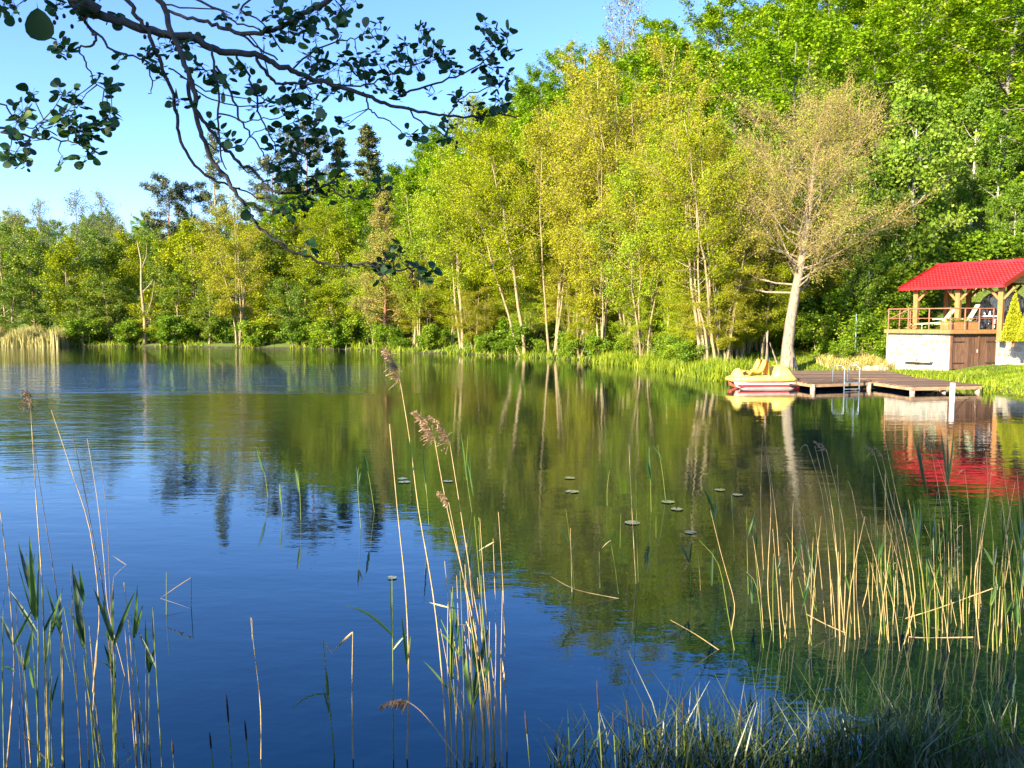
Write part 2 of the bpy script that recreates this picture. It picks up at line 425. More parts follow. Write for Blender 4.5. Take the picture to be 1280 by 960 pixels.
# refine and roughen
_p = []
for i in range(len(SHORE)):
    a, c = np.array(SHORE[i]), np.array(SHORE[(i+1) % len(SHORE)])
    L_ = np.linalg.norm(c-a)
    k_ = max(1, int(L_/2.2))
    for j in range(k_):
        q_ = a + (c-a)*j/k_
        jit_ = 0.35 if q_[1] > 20 else 0.12
        _p.append(q_ + (NR.uniform(-jit_, jit_, 2) if j else 0))
SH = np.array(_p)
SA, SB = SH, np.roll(SH, -1, 0)
SAB = SB-SA
SLL = (SAB**2).sum(1)
def shore_dist(P):
    """signed distance to the lake outline, positive on land"""
    P = np.asarray(P, dtype=float).reshape(-1, 2)
    out = np.empty(len(P))
    for k in range(0, len(P), 4000):
        p = P[k:k+4000]
        dx, dy = p[:, :1]-SA[:, 0], p[:, 1:]-SA[:, 1]
        t_ = np.clip((dx*SAB[:, 0] + dy*SAB[:, 1])/SLL, 0, 1)
        d2 = ((dx-t_*SAB[:, 0])**2 + (dy-t_*SAB[:, 1])**2).min(1)
        cond = (SA[:, 1] > p[:, 1:]) != (SB[:, 1] > p[:, 1:])
        xi = SAB[:, 0]*dy/(SAB[:, 1]+1e-12) + SA[:, 0]
        ins = (np.count_nonzero(cond & (p[:, :1] < xi), axis=1) % 2) == 1
        out[k:k+4000] = np.where(ins, -1, 1)*np.sqrt(d2)
    return out
AU = [-2.0, -0.65, -0.5, -0.38, -0.28, -0.20, -0.12, -0.02, 0.10, 0.25, 0.5, 2.0]
AV = [0.12, 0.19, 0.19, 0.19, 0.21, 0.25, 0.30, 0.42, 0.53, 0.62, 0.66, 0.6]
def height(P):
    P = np.asarray(P, dtype=float).reshape(-1, 2)
    d = shore_dist(P)
    x, y = P[:, 0], P[:, 1]
    z = np.interp(d, [-30, -4, -1, 0, 0.6, 2, 5, 9, 14], [-2.5, -1.2, -0.4, -0.03, 0.14, 0.38, 0.8, 1.35, 2.3])
    far = np.clip((y-18)/10, 0, 1)
    u = x/np.maximum(y, 8)
    A = np.interp(u, AU, AV)
    dd = np.clip(d-10, 0, 75)
    hill = (A*dd + np.maximum(d-85, 0)*0.02)*far
    near = np.where(y < 18, np.interp(d, [-4, 0, 1, 2.6, 6], [-1.2, -0.03, 0.30, 1.25, 1.42]), z)
    z = z*far + near*(1-far) + hill
    z = z + np.where(d > 3, 0.12*np.sin(x*0.7+1.3*np.sin(y*0.31))*np.cos(y*0.53), 0)*np.clip((d-3)/4, 0, 1)
    # a level shelf in front of the cellar
    s_ = np.exp(-(((x-24)/5)**2 + ((y-41.5)/3.4)**2)**2)
    z = z*(1-s_) + np.minimum(z, 0.72)*s_
    return z
def gz(x, y):
    return float(height([(x, y)])[0])
def lines(segs):
    out = []
    for a, c, st in segs: out += list(np.arange(a, c, st))
    return np.array(out + [segs[-1][1]])
xs = lines([(-2500, -500, 500), (-500, -140, 45), (-140, -12, 2.0), (-12, 8, 0.7), (8, 32, 0.5), (32, 120, 2.5), (120, 500, 38), (500, 2500, 500)])
ys = lines([(-2500, -500, 500), (-500, -40, 46), (-40, 0, 4), (0, 8, 0.5), (8, 28, 2.5), (28, 60, 0.6), (60, 110, 1.5), (110, 240, 4), (240, 520, 40), (520, 2500, 495)])
X, Y = np.meshgrid(xs, ys)
G = np.stack([X.ravel(), Y.ravel()], 1)
Z = height(G)
nx, ny = len(xs), len(ys)
gme = bpy.data.meshes.new('ground')
idx = np.arange(nx*ny).reshape(ny, nx)
quads = np.stack([idx[:-1, :-1], idx[:-1, 1:], idx[1:, 1:], idx[1:, :-1]], -1).reshape(-1, 4)
gme.from_pydata(np.c_[G, Z].tolist(), [], quads.tolist())
gme.shade_smooth()
link('ground', gme, M['ground'], kind='structure')
wmb = MB()
wmb.v = [(x, y, 0.0) for y in np.linspace(2, 118, 30) for x in np.linspace(-140, 40, 40)]
wmb.f = [(j*40+i, j*40+i+1, (j+1)*40+i+1, (j+1)*40+i) for j in range(29) for i in range(39)]
wmb.obj('water', M['water'], kind='structure')

# ------------------------------------------------------------------ trees
def unit(v):
    return v/np.maximum(np.linalg.norm(v, axis=-1, keepdims=True), 1e-9)
def leaf_mesh(name, anchors, size, flat=0.0, asp=0.32, seed=0, clump=0.6, up=0.15):
    """one small folded leaf quad per anchor; 'flat' biases blades to the horizontal"""
    r = np.random.RandomState(seed)
    a = np.asarray(anchors)
    n_ = len(a)
    d = r.normal(size=(n_, 3)); d[:, 2] *= (1-flat); d[:, 2] += up*0.3
    d = unit(d)
    nn = r.normal(size=(n_, 3)); nn[:, 2] += 2.2*flat
    sd = unit(np.cross(d, nn))
    s = size*r.uniform(0.6, 1.35, (n_, 1))
    fold = unit(np.cross(sd, d))*s*0.08
    V = np.stack([a - d*s*0.5, a + sd*s*asp - fold, a + d*s*0.5, a - sd*s*asp - fold], 1).reshape(-1, 3)
    # per-clump and per-leaf tone
    cell = np.floor(a/1.6).astype(int)
    hsh = ((cell[:, 0]*73856093) ^ (cell[:, 1]*19349663) ^ (cell[:, 2]*83492791)) % 1000/1000.0
    var = np.clip(clump*hsh + (1-clump)*r.uniform(0, 1, n_), 0, 1)
    return np_mesh(name, V, n_, var)

class Segs:
    """many thin twigs as three-sided prisms, built in one go"""
    def __init__(s): s.a, s.b, s.r = [], [], []
    def add(s, p, q, r0, r1): s.a.append(p); s.b.append(q); s.r.append((r0, r1))
    def obj(s, name, mat, parent):
        a, b, r = np.array(s.a), np.array(s.b), np.array(s.r)
        d = unit(b-a)
        sd = unit(np.cross(d, np.array([0.31, 0.57, 0.76])))
        u = np.cross(sd, d)
        ring = [sd*math.cos(t)+u*math.sin(t) for t in (0, 2.0944, 4.1888)]
        V = np.stack([x for k in range(3) for x in (a+ring[k]*r[:, :1], a+ring[(k+1) % 3]*r[:, :1], b+ring[(k+1) % 3]*r[:, 1:], b+ring[k]*r[:, 1:])], 1).reshape(-1, 3)
        return link(name, np_mesh(name, V, len(a)*3), mat, parent, kind='stuff')
def grow(seed, H, r0, cb=0.25, spread=4.0, nprim=26, elev=(35, 65), nsec=6, nter=5, per=12, lean=(0, 0), wob=0.15,
         prof=None, scatter=0.22, stems=1, stem_spread=1.2, droop=0.0, leaf_from=0.35, limbr=0.45, curl=0.10, flare=1.25, twigs=True, topr=0.03):
    """trunk + limbs (wood), twigs, leaf anchors"""
    r = np.random.RandomState(seed)
    wood, twig, anch = MB(), Segs(), []
    prof = prof or (lambda t: 0.35 + 0.65*math.sin(math.pi*min(1, max(0, (t-cb)/(1-cb)))**0.8))
    for st in range(stems):
        hh = H*(1 if st == 0 else r.uniform(0.72, 0.98))
        ang = r.uniform(0, 6.28)
        off = np.array([math.cos(ang), math.sin(ang), 0])*(0.35 if stems > 1 else 0)
        ln = np.array([lean[0], lean[1], 0.0]) + (np.array([math.cos(ang), math.sin(ang), 0])*stem_spread if stems > 1 else 0)
        nseg = 9
        T = np.linspace(0, 1, nseg+1)
        wv = np.cumsum(r.normal(0, wob, (nseg+1, 3)), 0); wv[0] = 0; wv[:, 2] = 0
        P = np.array([off*(1-0.0) + ln*(t**1.15) + np.array([0, 0, hh*t]) + wv[i] for i, t in enumerate(T)])
        P[0, 2] -= 0.35
        k_ = (0.75 if st else 1)
        rad = [max(topr, r0*k_*((1-t)**0.75)*(flare if i == 0 else 1)) for i, t in enumerate(T)]
        wood.tube(P, rad, 8, cap=False)
        for i in range(nprim if stems == 1 else int(nprim/stems*1.5)):
            t = cb + (0.98-cb)*((i+r.uniform(0, 1))/(nprim if stems == 1 else int(nprim/stems*1.5)))
            f = t*nseg
            j = min(nseg-1, int(f))
            base = P[j] + (P[j+1]-P[j])*(f-j)
            rb = rad[j] + (rad[j+1]-rad[j])*(f-j)
            az = i*2.39996 + r.uniform(-0.5, 0.5)
            el = R(r.uniform(*elev))*(0.75+0.35*t)
            L = spread*prof(t)*r.uniform(0.75, 1.2)
            dv = np.array([math.cos(az)*math.cos(el), math.sin(az)*math.cos(el), math.sin(el)])
            pts = [base]
            for q in range(4):
                dv = dv + np.array([0, 0, 0.10 - droop]) + r.normal(0, curl, 3)
                dv = dv/np.linalg.norm(dv)
                pts.append(pts[-1] + dv*L/4)
            pr = [max(0.012, rb*limbr*(1-0.85*q/4)) for q in range(5)]
            wood.tube(pts, pr, 5, cap=False)
            pts = np.array(pts)
            for k in range(nsec):
                s = 0.25 + 0.75*(k+r.uniform(0, 1))/nsec
                f2 = s*4
                j2 = min(3, int(f2))
                b2 = pts[j2] + (pts[j2+1]-pts[j2])*(f2-j2)
                d2 = unit(pts[j2+1]-pts[j2]) + r.normal(0, 0.65, 3)*np.array([1, 1, 0.6])
                d2 = d2/np.linalg.norm(d2)
                L2 = L*0.42*r.uniform(0.6, 1.2)*(1.15-0.5*s)
                m2 = b2 + d2*L2*0.5
                e2 = m2 + (d2 + r.normal(0, 0.25, 3) + np.array([0, 0, 0.1-droop*1.5]))*L2*0.5
                twig.add(b2, m2, 0.016, 0.010); twig.add(m2, e2, 0.010, 0.004)
                for q in range(nter):
                    s3 = r.uniform(0.2, 1)
                    b3 = b2 + (m2-b2)*s3*2 if s3 < 0.5 else m2 + (e2-m2)*(s3*2-1)
                    d3 = unit(d2 + r.normal(0, 0.8, 3)*np.array([1, 1, 0.7]) + np.array([0, 0, -droop*2]))
                    L3 = L2*0.5*r.uniform(0.5, 1.2)
                    e3 = b3 + d3*L3
                    if twigs: twig.add(b3, e3, 0.006, 0.002)
                    if per:
                        tt = r.uniform(0.1, 1.1, (per, 1))
                        anch.append(b3 + (e3-b3)*tt + r.normal(0, scatter, (per, 3)))
    return wood, twig, (np.concatenate(anch) if anch else np.zeros((0, 3)))

PROTO = {}
PARK = (0, -400, -60)
def make_tree(key, name, cat, bark, twigm, leafm, leaf, gkw, twigs_part=True):
    wood, twig, an = grow(**gkw)
    t = thing(name, name.replace('_', ' '), cat)
    wood.obj('trunk', M[bark], t, smooth=True)
    if twigs_part: twig.obj('twigs', M[twigm], t)
    if len(an): link('crown', leaf_mesh('crown', an, **leaf), M[leafm], t)
    PROTO[key] = [t, False, gkw['H']]
    return t
def put(key, x, y, H, rz=None, label=None, group=None, wide=1.0, z=None):
    t, used, h0 = PROTO[key]
    s = H/h0
    loc = (x, y, gz(x, y) if z is None else z)
    rz = rnd.uniform(0, 6.28) if rz is None else rz
    sc = (s*wide, s*wide, s)
    if not used:
        PROTO[key][1] = True
        t.location, t.rotation_euler, t.scale = loc, (0, 0, rz), sc
        if label: t['label'] = label
        if group: t['group'] = group
        return t
    return dup(t, loc, rz, sc, label, group)

for i in range(4):
    make_tree('alder%d' % i, 'alder_tree', 'tree', 'bark_alder', 'twig_olive', ('leaf_alder', 'leaf_yellow', 'leaf_olive', 'leaf_alder')[i],
              dict(size=0.165, seed=i, flat=0.25),
              dict(seed=20+i, H=20, r0=0.13, cb=0.2, spread=4.6, nprim=40, elev=(0, 45), nsec=6, nter=6, per=15, stems=(5, 4, 6, 2)[i], stem_spread=2.2, wob=0.14, scatter=0.26))
for key, sd, lnx, st in (('leaner0', 211, -3.6, 2), ('leaner1', 212, -2.4, 4), ('leaner2', 213, -2.2, 3)):
    make_tree(key, 'alder_tree', 'tree', 'bark_alder', 'twig_olive', 'leaf_alder' if key != 'leaner2' else 'leaf_yellow', dict(size=0.15, seed=sd, flat=0.25),
              dict(seed=sd, H=20, r0=0.16, cb=0.34, spread=4.2, nprim=38, elev=(0, 45), nsec=6, nter=6, per=15, stems=st, stem_spread=1.1, wob=0.12, scatter=0.25, lean=(lnx, 0)))
for i in range(2):
    make_tree('olive%d' % i, 'alder_tree', 'tree', 'bark_alder', 'twig_tan', 'leaf_olive', dict(size=0.125, seed=40+i, flat=0.1),
              dict(seed=50+i, H=20, r0=0.125, cb=0.36, spread=4.6, nprim=38, elev=(5, 50), nsec=7, nter=6, per=15, stems=(6, 5)[i], stem_spread=2.6, wob=0.14, scatter=0.22))
for i in range(4):
    make_tree('beech%d' % i, 'beech_tree', 'tree', 'bark_beech', 'twig_olive', 'leaf_beech', dict(size=0.26, seed=60+i, flat=0.7, asp=0.36, clump=0.7),
              dict(seed=70+i, H=18, r0=0.26, cb=0.10, spread=5.8, nprim=38, elev=(-8, 34), nsec=6, nter=4, per=21, wob=0.12, scatter=0.22, droop=0.02, twigs=False), twigs_part=True)
for i in range(3):
    make_tree('aspen%d' % i, 'aspen_tree', 'tree', 'bark_birch', 'twig_olive', 'leaf_aspen', dict(size=0.24, seed=80+i, flat=0.1, asp=0.42),
              dict(seed=90+i, H=16, r0=0.17, cb=0.12, spread=3.2, nprim=30, elev=(10, 55), nsec=6, nter=5, per=14, wob=0.10, scatter=0.28))
for i in range(3):
    make_tree('left%d' % i, 'broadleaf_tree', 'tree', 'bark_alder', 'twig_olive', ('leaf_left', 'leaf_left', 'leaf_alder')[i], dict(size=0.26, seed=100+i, flat=0.3),
              dict(seed=110+i, H=14, r0=0.16, cb=0.08, spread=3.6, nprim=28, elev=(0, 50), nsec=5, nter=5, per=11, stems=(1, 2, 2)[i], wob=0.12, scatter=0.3))
for i in range(2):
    make_tree('birch%d' % i, 'birch_tree', 'tree', 'bark_beech', 'twig_olive', 'leaf_birch', dict(size=0.14, seed=120+i, asp=0.4),
              dict(seed=130+i, H=16, r0=0.13, cb=0.35, spread=2.9, nprim=26, elev=(30, 65), nsec=5, nter=4, per=6, wob=0.1, scatter=0.25))
for i in range(2):
    make_tree('pine%d' % i, 'pine_tree', 'pine', 'bark_pine', 'bark_dark', 'needle', dict(size=0.42, seed=140+i, asp=0.12, flat=0.25, clump=0.5),
              dict(seed=150+i, H=19, r0=0.24, cb=0.42, spread=3.4, nprim=20, elev=(-5, 25), nsec=6, nter=5, per=16, wob=0.12, scatter=0.22, prof=lambda t: 0.45+0.7*math.sin(math.pi*min(1, (t-0.42)/0.62))))
make_tree('spruce0', 'spruce_tree', 'spruce', 'bark_pine', 'bark_dark', 'needle_spruce', dict(size=0.40, seed=160, asp=0.14, flat=0.3, clump=0.5),
          dict(seed=161, H=20, r0=0.22, cb=0.06, spread=3.6, nprim=52, elev=(-18, 6), nsec=6, nter=4, per=12, wob=0.04, scatter=0.2, prof=lambda t: max(0.06, 1.0-0.94*t), droop=0.04))
make_tree('larch0', 'larch_tree', 'larch', 'bark_alder', 'twig_olive', 'leaf_birch', dict(size=0.2, seed=170, asp=0.3),
          dict(seed=171, H=22, r0=0.2, cb=0.2, spread=3.0, nprim=40, elev=(0, 30), nsec=6, nter=4, per=9, wob=0.05, scatter=0.2, prof=lambda t: max(0.1, 1.1-t)))
for i in range(3):
    make_tree('bush%d' % i, 'shrub', 'shrub', 'bark_alder', 'twig_olive', 'leaf_bush', dict(size=(0.2, 0.17, 0.22)[i], seed=180+i, flat=0.3, asp=0.38),
              dict(seed=190+i, H=3.2, r0=0.05, cb=0.05, spread=1.7, nprim=18, elev=(5, 60), nsec=5, nter=4, per=12, stems=(3, 4, 2)[i], stem_spread=1.0, wob=0.06, scatter=0.2, topr=0.012))

def ushore(u):
    """distance along +Y at which the ray x = u*y meets the far bank"""
    yy = np.linspace(28, 125, 400)
    d = shore_dist(np.c_[u*yy, yy])
    k = np.where(d > 0)[0]
    return float(yy[k[0]]) if len(k) else 104.0
def shore_tree(key, px, back, ytop, label, group=None, wide=1.0, rz=None):
    u = (px-640)/1000
    y = ushore(u) + back
    x = u*y
    z = gz(x, y)
    top = 3 + (403-ytop)/1000*y
    return put(key, x, y, max(2.0, top-z), rz, label, group, wide)

LANDMARKS = [(20, 'the pale reed bed'), (98, 'the tallest airy birch'), (175, 'the dead snag'), (213, 'the skyline pine'), (300, 'the broad many-stemmed tree'), (395, 'the lone bright green alder'), (481, 'the slim brown tree'), (565, 'the slanting-stemmed alder'),
             (652, 'the leaning twin trunks'), (728, 'the tall olive-brown alder'), (785, 'the tallest olive alder'), (868, 'the left-leaning slim stems'), (985, 'the big pale-trunked tree'), (1062, 'the grey-green aspen'), (1136, 'the long white aspen stem'), (1195, 'the red roof'), (1270, 'the thujas')]
def where(px):
    k = min(LANDMARKS, key=lambda q: abs(q[0]-px))
    d = px-k[0]
    if abs(d) < 14: return 'behind', k[1]
    return ('just left of' if d > -30 else 'left of') if d < 0 else ('just right of' if d < 30 else 'right of'), k[1]
G_AL = 'alders lining the far shore'
AL = [  # key, px, metres behind the waterline, crown top y, width, label
    ('alder1', 520, 3.5, 232, 1.0, 'yellow-green alder just right of the slim brown tree on the far shore'),
    ('leaner2', 575, 2.0, 196, 1.0, 'yellow-green alder with slanting stems, midway between slim brown tree and leaning twin trunks'),
    ('alder3', 612, 7.0, 150, 1.0, 'tall single-stemmed alder behind the leaning twin trunks'),
    ('leaner0', 655, 1.4, 178, 1.05, 'alder on the bank whose pale twin trunks lean left over the water'),
    ('olive0', 690, 3.0, 122, 1.0, 'olive-brown alder to the right of the leaning twin trunks'),
    ('olive1', 728, 6.0, 98, 1.05, 'tall olive-brown alder in the middle of the shore row'),
    ('alder2', 752, 1.6, 190, 0.95, 'lower yellowish alder at the water in front of the tall olive alders'),
    ('olive0', 785, 6.0, 86, 1.1, 'tallest olive-brown alder of the shore row, its rounded top against beeches'),
    ('alder1', 806, 1.4, 175, 0.95, 'yellow-green alder at the waterline below the tallest olive alder'),
    ('olive1', 842, 5.0, 118, 1.0, 'olive-brown alder to the right of the tallest alder'),
    ('leaner1', 880, 2.0, 158, 1.0, 'alder with a cluster of slim left-leaning stems beside the reedy shore'),
    ('olive0', 902, 5.0, 158, 1.0, 'olive alder close left of the big pale-trunked tree'),
    ('alder1', 930, 9.0, 190, 1.0, 'yellow-green alder behind the pedal boat and the wooden stakes'),
]
for k, px, bk, yt, wd, lb in AL:
    shore_tree(k, px, bk, yt, lb, G_AL, wd, 0.0 if k.startswith('leaner') else None)
LF = [
    ('left0', 8, 4, 292, 1.0, 'dark green tree at the left edge, behind the pale reed bed'),
    ('left1', 48, 6, 296, 1.0, 'green tree over the right end of the pale reed bed'),
    ('left2', 88, 4, 306, 1.0, 'low olive tree between the reed bed and the dead snag'),
    ('left0', 128, 6, 300, 1.0, 'dark green tree two crowns left of the dead snag'),
    ('left1', 205, 7, 318, 1.0, 'green tree immediately right of the dead snag'),
    ('left2', 160, 9, 312, 0.9, 'olive tree right behind the dead snag'),
    ('alder2', 300, 2, 252, 1.25, 'broad many-stemmed yellow-green tree with slanting trunks below the pines'),
    ('left2', 248, 6, 286, 1.1, 'yellow-green tree on the left flank of the broad many-stemmed tree'),
    ('left1', 350, 7, 282, 1.0, 'mid green tree on the right flank of the broad many-stemmed tree'),
    ('alder3', 395, 6, 262, 1.0, 'bright green tree midway from the many-stemmed tree to the slim brown tree'),
    ('left2', 432, 5, 292, 1.0, 'olive tree directly left of the slim brown tree'),
]
for k, px, bk, yt, wd, lb in LF:
    shore_tree(k, px, bk, yt, lb, 'trees along the left part of the far shore', wd)
for k, px, bk, yt, lb in [
    ('birch0', 28, 20, 268, 'thin airy birch top on the skyline above the reed bed'),
    ('birch1', 62, 24, 258, 'thin airy birch on the skyline, second from the left edge'),
    ('birch0', 98, 18, 247, 'tallest thin airy birch on the left skyline'),
    ('birch1', 132, 22, 250, 'narrow airy birch on the skyline left of the dead snag'),
    ('birch0', 152, 28, 275, 'small sparse birch on the skyline above the dead snag')]:
    shore_tree(k, px, bk, yt, lb, 'airy birches on the left skyline')
for k, px, bk, yt, wd, lb in [
    ('pine0', 213, 28, 228, 0.95, 'dark pine standing out on the skyline above the lowest treetops'),
    ('pine1', 245, 33, 236, 1.0, 'second dark pine, just right of the skyline pine'),
    ('larch0', 274, 30, 168, 1.0, 'tall pale green larch on the skyline behind the hanging twigs'),
    ('pine1', 392, 62, 168, 1.0, 'dark pine behind the hanging branch, left of the two spruces'),
    ('spruce0', 428, 66, 174, 1.3, 'dark spruce on the skyline, left one of a pair'),
    ('spruce0', 463, 64, 160, 1.5, 'taller dark spruce on the skyline, right one of a pair'),
    ('pine0', 345, 58, 200, 1.1, 'dark pine mostly hidden behind the hanging branch')]:
    shore_tree(k, px, bk, yt, lb, None, wd)

shore_tree('birch1', 772, 52, 4, 'thin airy birch rising above the skyline behind the tallest olive alder', None, 0.8)
# slim brown tree at the water with a straight trunk
make_tree('slim', 'slim_brown_tree', 'tree', 'bark_pine', 'twig_tan', 'leaf_tan', dict(size=0.15, seed=201, flat=0.2),
          dict(seed=202, H=17, r0=0.22, cb=0.14, spread=4.2, nprim=48, elev=(-8, 18), nsec=7, nter=6, per=14, wob=0.05, scatter=0.2, prof=lambda t: max(0.12, 1.0-0.85*t)))
shore_tree('slim', 481, 1.5, 238, 'slim brown-twigged tree with a straight trunk on the far shore')

# the big pale-trunked tree behind the pedal boat, barely in leaf
wood, twig, an = grow(304, 13.2, 0.36, cb=0.33, spread=5.4, nprim=58, elev=(12, 38), nsec=9, nter=9, per=12, curl=0.22, flare=1.7, wob=0.08, lean=(1.3, 0.3), scatter=0.18, limbr=0.27,
                      prof=lambda t: 1.08*math.sqrt(max(0.10, 1-((t-0.50)/0.60)**2)), topr=0.03)
BTY = 46.1
BTX = 0.347*BTY+0.4
bt = thing('big_bare_tree', 'big spreading tree with thick pale trunk and tan twigs behind the pedal boat', 'tree', (BTX-0.4, BTY, gz(BTX, BTY)), R(0))
wood.obj('trunk', M['bark_pale'], bt, smooth=True)
twig.obj('twigs', M['twig_tan'], bt)
link('crown', leaf_mesh('crown', an, 0.075, seed=7), M['leaf_tan'], bt)

# dead snag at the waterline
sn = thing('dead_snag', 'bare dead tree trunk with broken limbs at the water below the birches', 'dead tree', (-46.4, 101.2, gz(-46.4, 101.2)))
s_ = MB().tube([(0, 0, -0.3), (0.1, 0, 3), (-0.2, 0, 7), (-0.1, 0, 10.5), (-0.55, 0, 13)], [0.26, 0.20, 0.16, 0.11, 0.03], 7)
s_.obj('trunk', M['bark_alder'], sn, smooth=True)
for p_ in ([(-0.2, 0, 9.2), (0.5, 0.1, 11.0), (0.7, 0, 12.6)], [(0, 0, 6.6), (0.9, 0.2, 7.6), (1.3, 0, 8.2)], [(0.1, 0, 4), (-0.9, 0.1, 5.1)], [(0.1, 0, 3), (1.1, -0.1, 5.6), (1.5, 0, 8)]):
    MB().tube(p_, [0.10, 0.06, 0.03][:len(p_)] if len(p_) == 3 else [0.08, 0.03], 5).obj('limb', M['bark_alder'], sn)

# aspens and birches on the slope behind the pavilion
for k, px, y, yt, lb in [
    ('aspen0', 1062, 58, 205, 'grey-green aspen just right of the big pale-trunked tree'),
    ('aspen1', 1102, 54, 185, 'grey-green aspen left of the white birch stem above the pavilion eave'),
    ('aspen2', 1136, 52, 130, 'aspen with a long white stem rising left of the red roof'),
    ('aspen0', 1172, 57, 165, 'dark aspen rising over the left half of the red roof'),
    ('aspen1', 1206, 60, 120, 'tall aspen over the middle of the red roof'),
    ('aspen2', 1240, 57, 160, 'dark aspen over the right half of the red roof'),
    ('aspen0', 1274, 60, 135, 'aspen above the right end of the red roof'),
    ('aspen1', 1310, 56, 170, 'aspen half cut off by the right edge above the roof'),
    ('aspen2', 1085, 51, 290, 'young dark aspen on the slope left of the pavilion'),
    ('aspen0', 1120, 52, 270, 'young aspen behind the left end of the railing'),
    ('aspen1', 1155, 53, 255, 'young dark aspen behind the pavilion posts'),
    ('aspen2', 1195, 56, 240, 'young aspen behind the middle of the pavilion'),
    ('aspen0', 1235, 55, 250, 'young aspen behind the clear plastic sheet'),
    ('aspen1', 1262, 52, 235, 'dark aspen straight above the thujas'), ('aspen2', 1290, 51, 215, 'dark aspen at the right edge behind the thujas'), ('aspen0', 1330, 53, 200, 'aspen just beyond the right edge'), ('aspen2', 1345, 47, 240, 'low aspen just beyond the right edge'), ('aspen1', 1308, 48, 260, 'low dark aspen at the right edge')]:
    u = (px-640)/1000
    x = u*y
    z = gz(x, y)
    put(k, x, y, 3+(403-yt)/1000*y-z, None, lb, 'aspens behind the pavilion')

USED = {}
def uniq(lb):
    n_ = USED.get(lb, 0)
    USED[lb] = n_+1
    return lb + ('', ', farther', ', yet farther', ', farthest')[min(n_, 3)]
# hillside forest
r_ = np.random.RandomState(5)
cand = []
tries = 0
while tries < 9000 and len(cand) < 290:
    tries += 1
    u = r_.uniform(-0.68, 0.78)
    ys_ = ushore(u) if u < 0.6 else 36
    back = r_.uniform(11, 105 if u < 0.2 else 80)
    y = ys_ + back
    x = u*y
    sp = 5.6 + 0.03*back
    if 0.36 < u < 0.64 and y < 64: continue
    if u >= 0.6 and (y < 50 or x < 34): continue
    if any((x-a)**2 + (y-c)**2 < sp*sp for a, c, *_ in cand): continue
    cand.append((x, y, u, back))
cand.sort(key=lambda q: q[3])
cz = height(np.array([(c[0], c[1]) for c in cand]))
for i, (x, y, u, back) in enumerate(cand):
    z = cz[i]
    H = r_.uniform(14, 20)
    if u < -0.12:
        H *= 0.85 if u > -0.3 else 0.62
        key = ('left0', 'left2', 'beech1', 'beech2')[i % 4] if u > -0.3 else ('left0', 'left2', 'left1', 'beech2')[i % 4]
    else:
        key = 'beech%d' % (i % 4) if r_.rand() < 0.93 else 'birch%d' % (i % 2)
    px = 640+1000*u
    top = 403-(z+H-3)/y*1000
    sd_, lm_ = where(px)
    kd = {'b': 'bright green beech', 'l': 'green leafy tree'}[key[0]] if not key.startswith('birch') else 'thin airy birch'
    bd = 'low on the slope' if back < 26 else 'halfway up the slope' if back < 48 else 'high on the slope' if back < 74 else 'on the crest'
    lb = uniq('%s %s, %s %s' % (kd, bd, sd_, lm_))
    g = 'trees on the left slope' if px < 340 else 'trees on the middle slope' if px < 640 else 'beeches above the alders' if px < 960 else 'beeches above the big tree and roof'
    put(key, x, y, H, None, lb, g, r_.uniform(0.95, 1.2))

# shrubs along the water and on the slope
G_SH = 'shrubs along the far shore'
used_lb = {}
for i in range(92):
    if i < 46:
        px = -20 + 970*(i+r_.uniform(-0.9, 0.9))/46
        bk = r_.uniform(0.4, 3.2)
    else:
        px = r_.uniform(330, 1080)
        bk = r_.uniform(4, 12)
    u = (px-640)/1000
    y = ushore(u) + bk
    x = u*y
    if px > 880 and bk < 6: continue
    H = r_.uniform(1.6, 3.4) if px < 480 else r_.uniform(1.0, 2.2)
    if px < 60 and bk < 3: continue
    sd_, lm_ = where(px)
    lb = '%s %s, %s %s' % ('green shrub' if i % 3 == 0 else 'yellowish shrub' if i % 3 == 1 else 'large-leaved shrub', 'at the waterline' if bk < 1.8 else 'on the bank' if bk < 5 else 'behind the bank', sd_, lm_)
    put('bush%d' % (i % 3), x, y, H, None, lb, G_SH, r_.uniform(0.9, 1.4))
for px, y, H in [(1030, 50, 2.4), (1052, 52, 3.0), (1078, 49, 2.2), (1096, 51, 3.0), (1118, 53, 3.4), (1150, 52, 3.2), (1010, 53, 3.0), (1185, 54, 3.2), (1215, 53, 3.2), (1100, 47.5, 1.4), (1060, 47, 1.2)]:
    x = (px-640)/1000*y
    put('bush%d' % (px % 3), x, y, H, None, 'green shrub on the slope, %s %s, %s' % (*where(px), 'in front' if y < 50.5 else 'rear row'), 'shrubs beside the pavilion', 1.2)

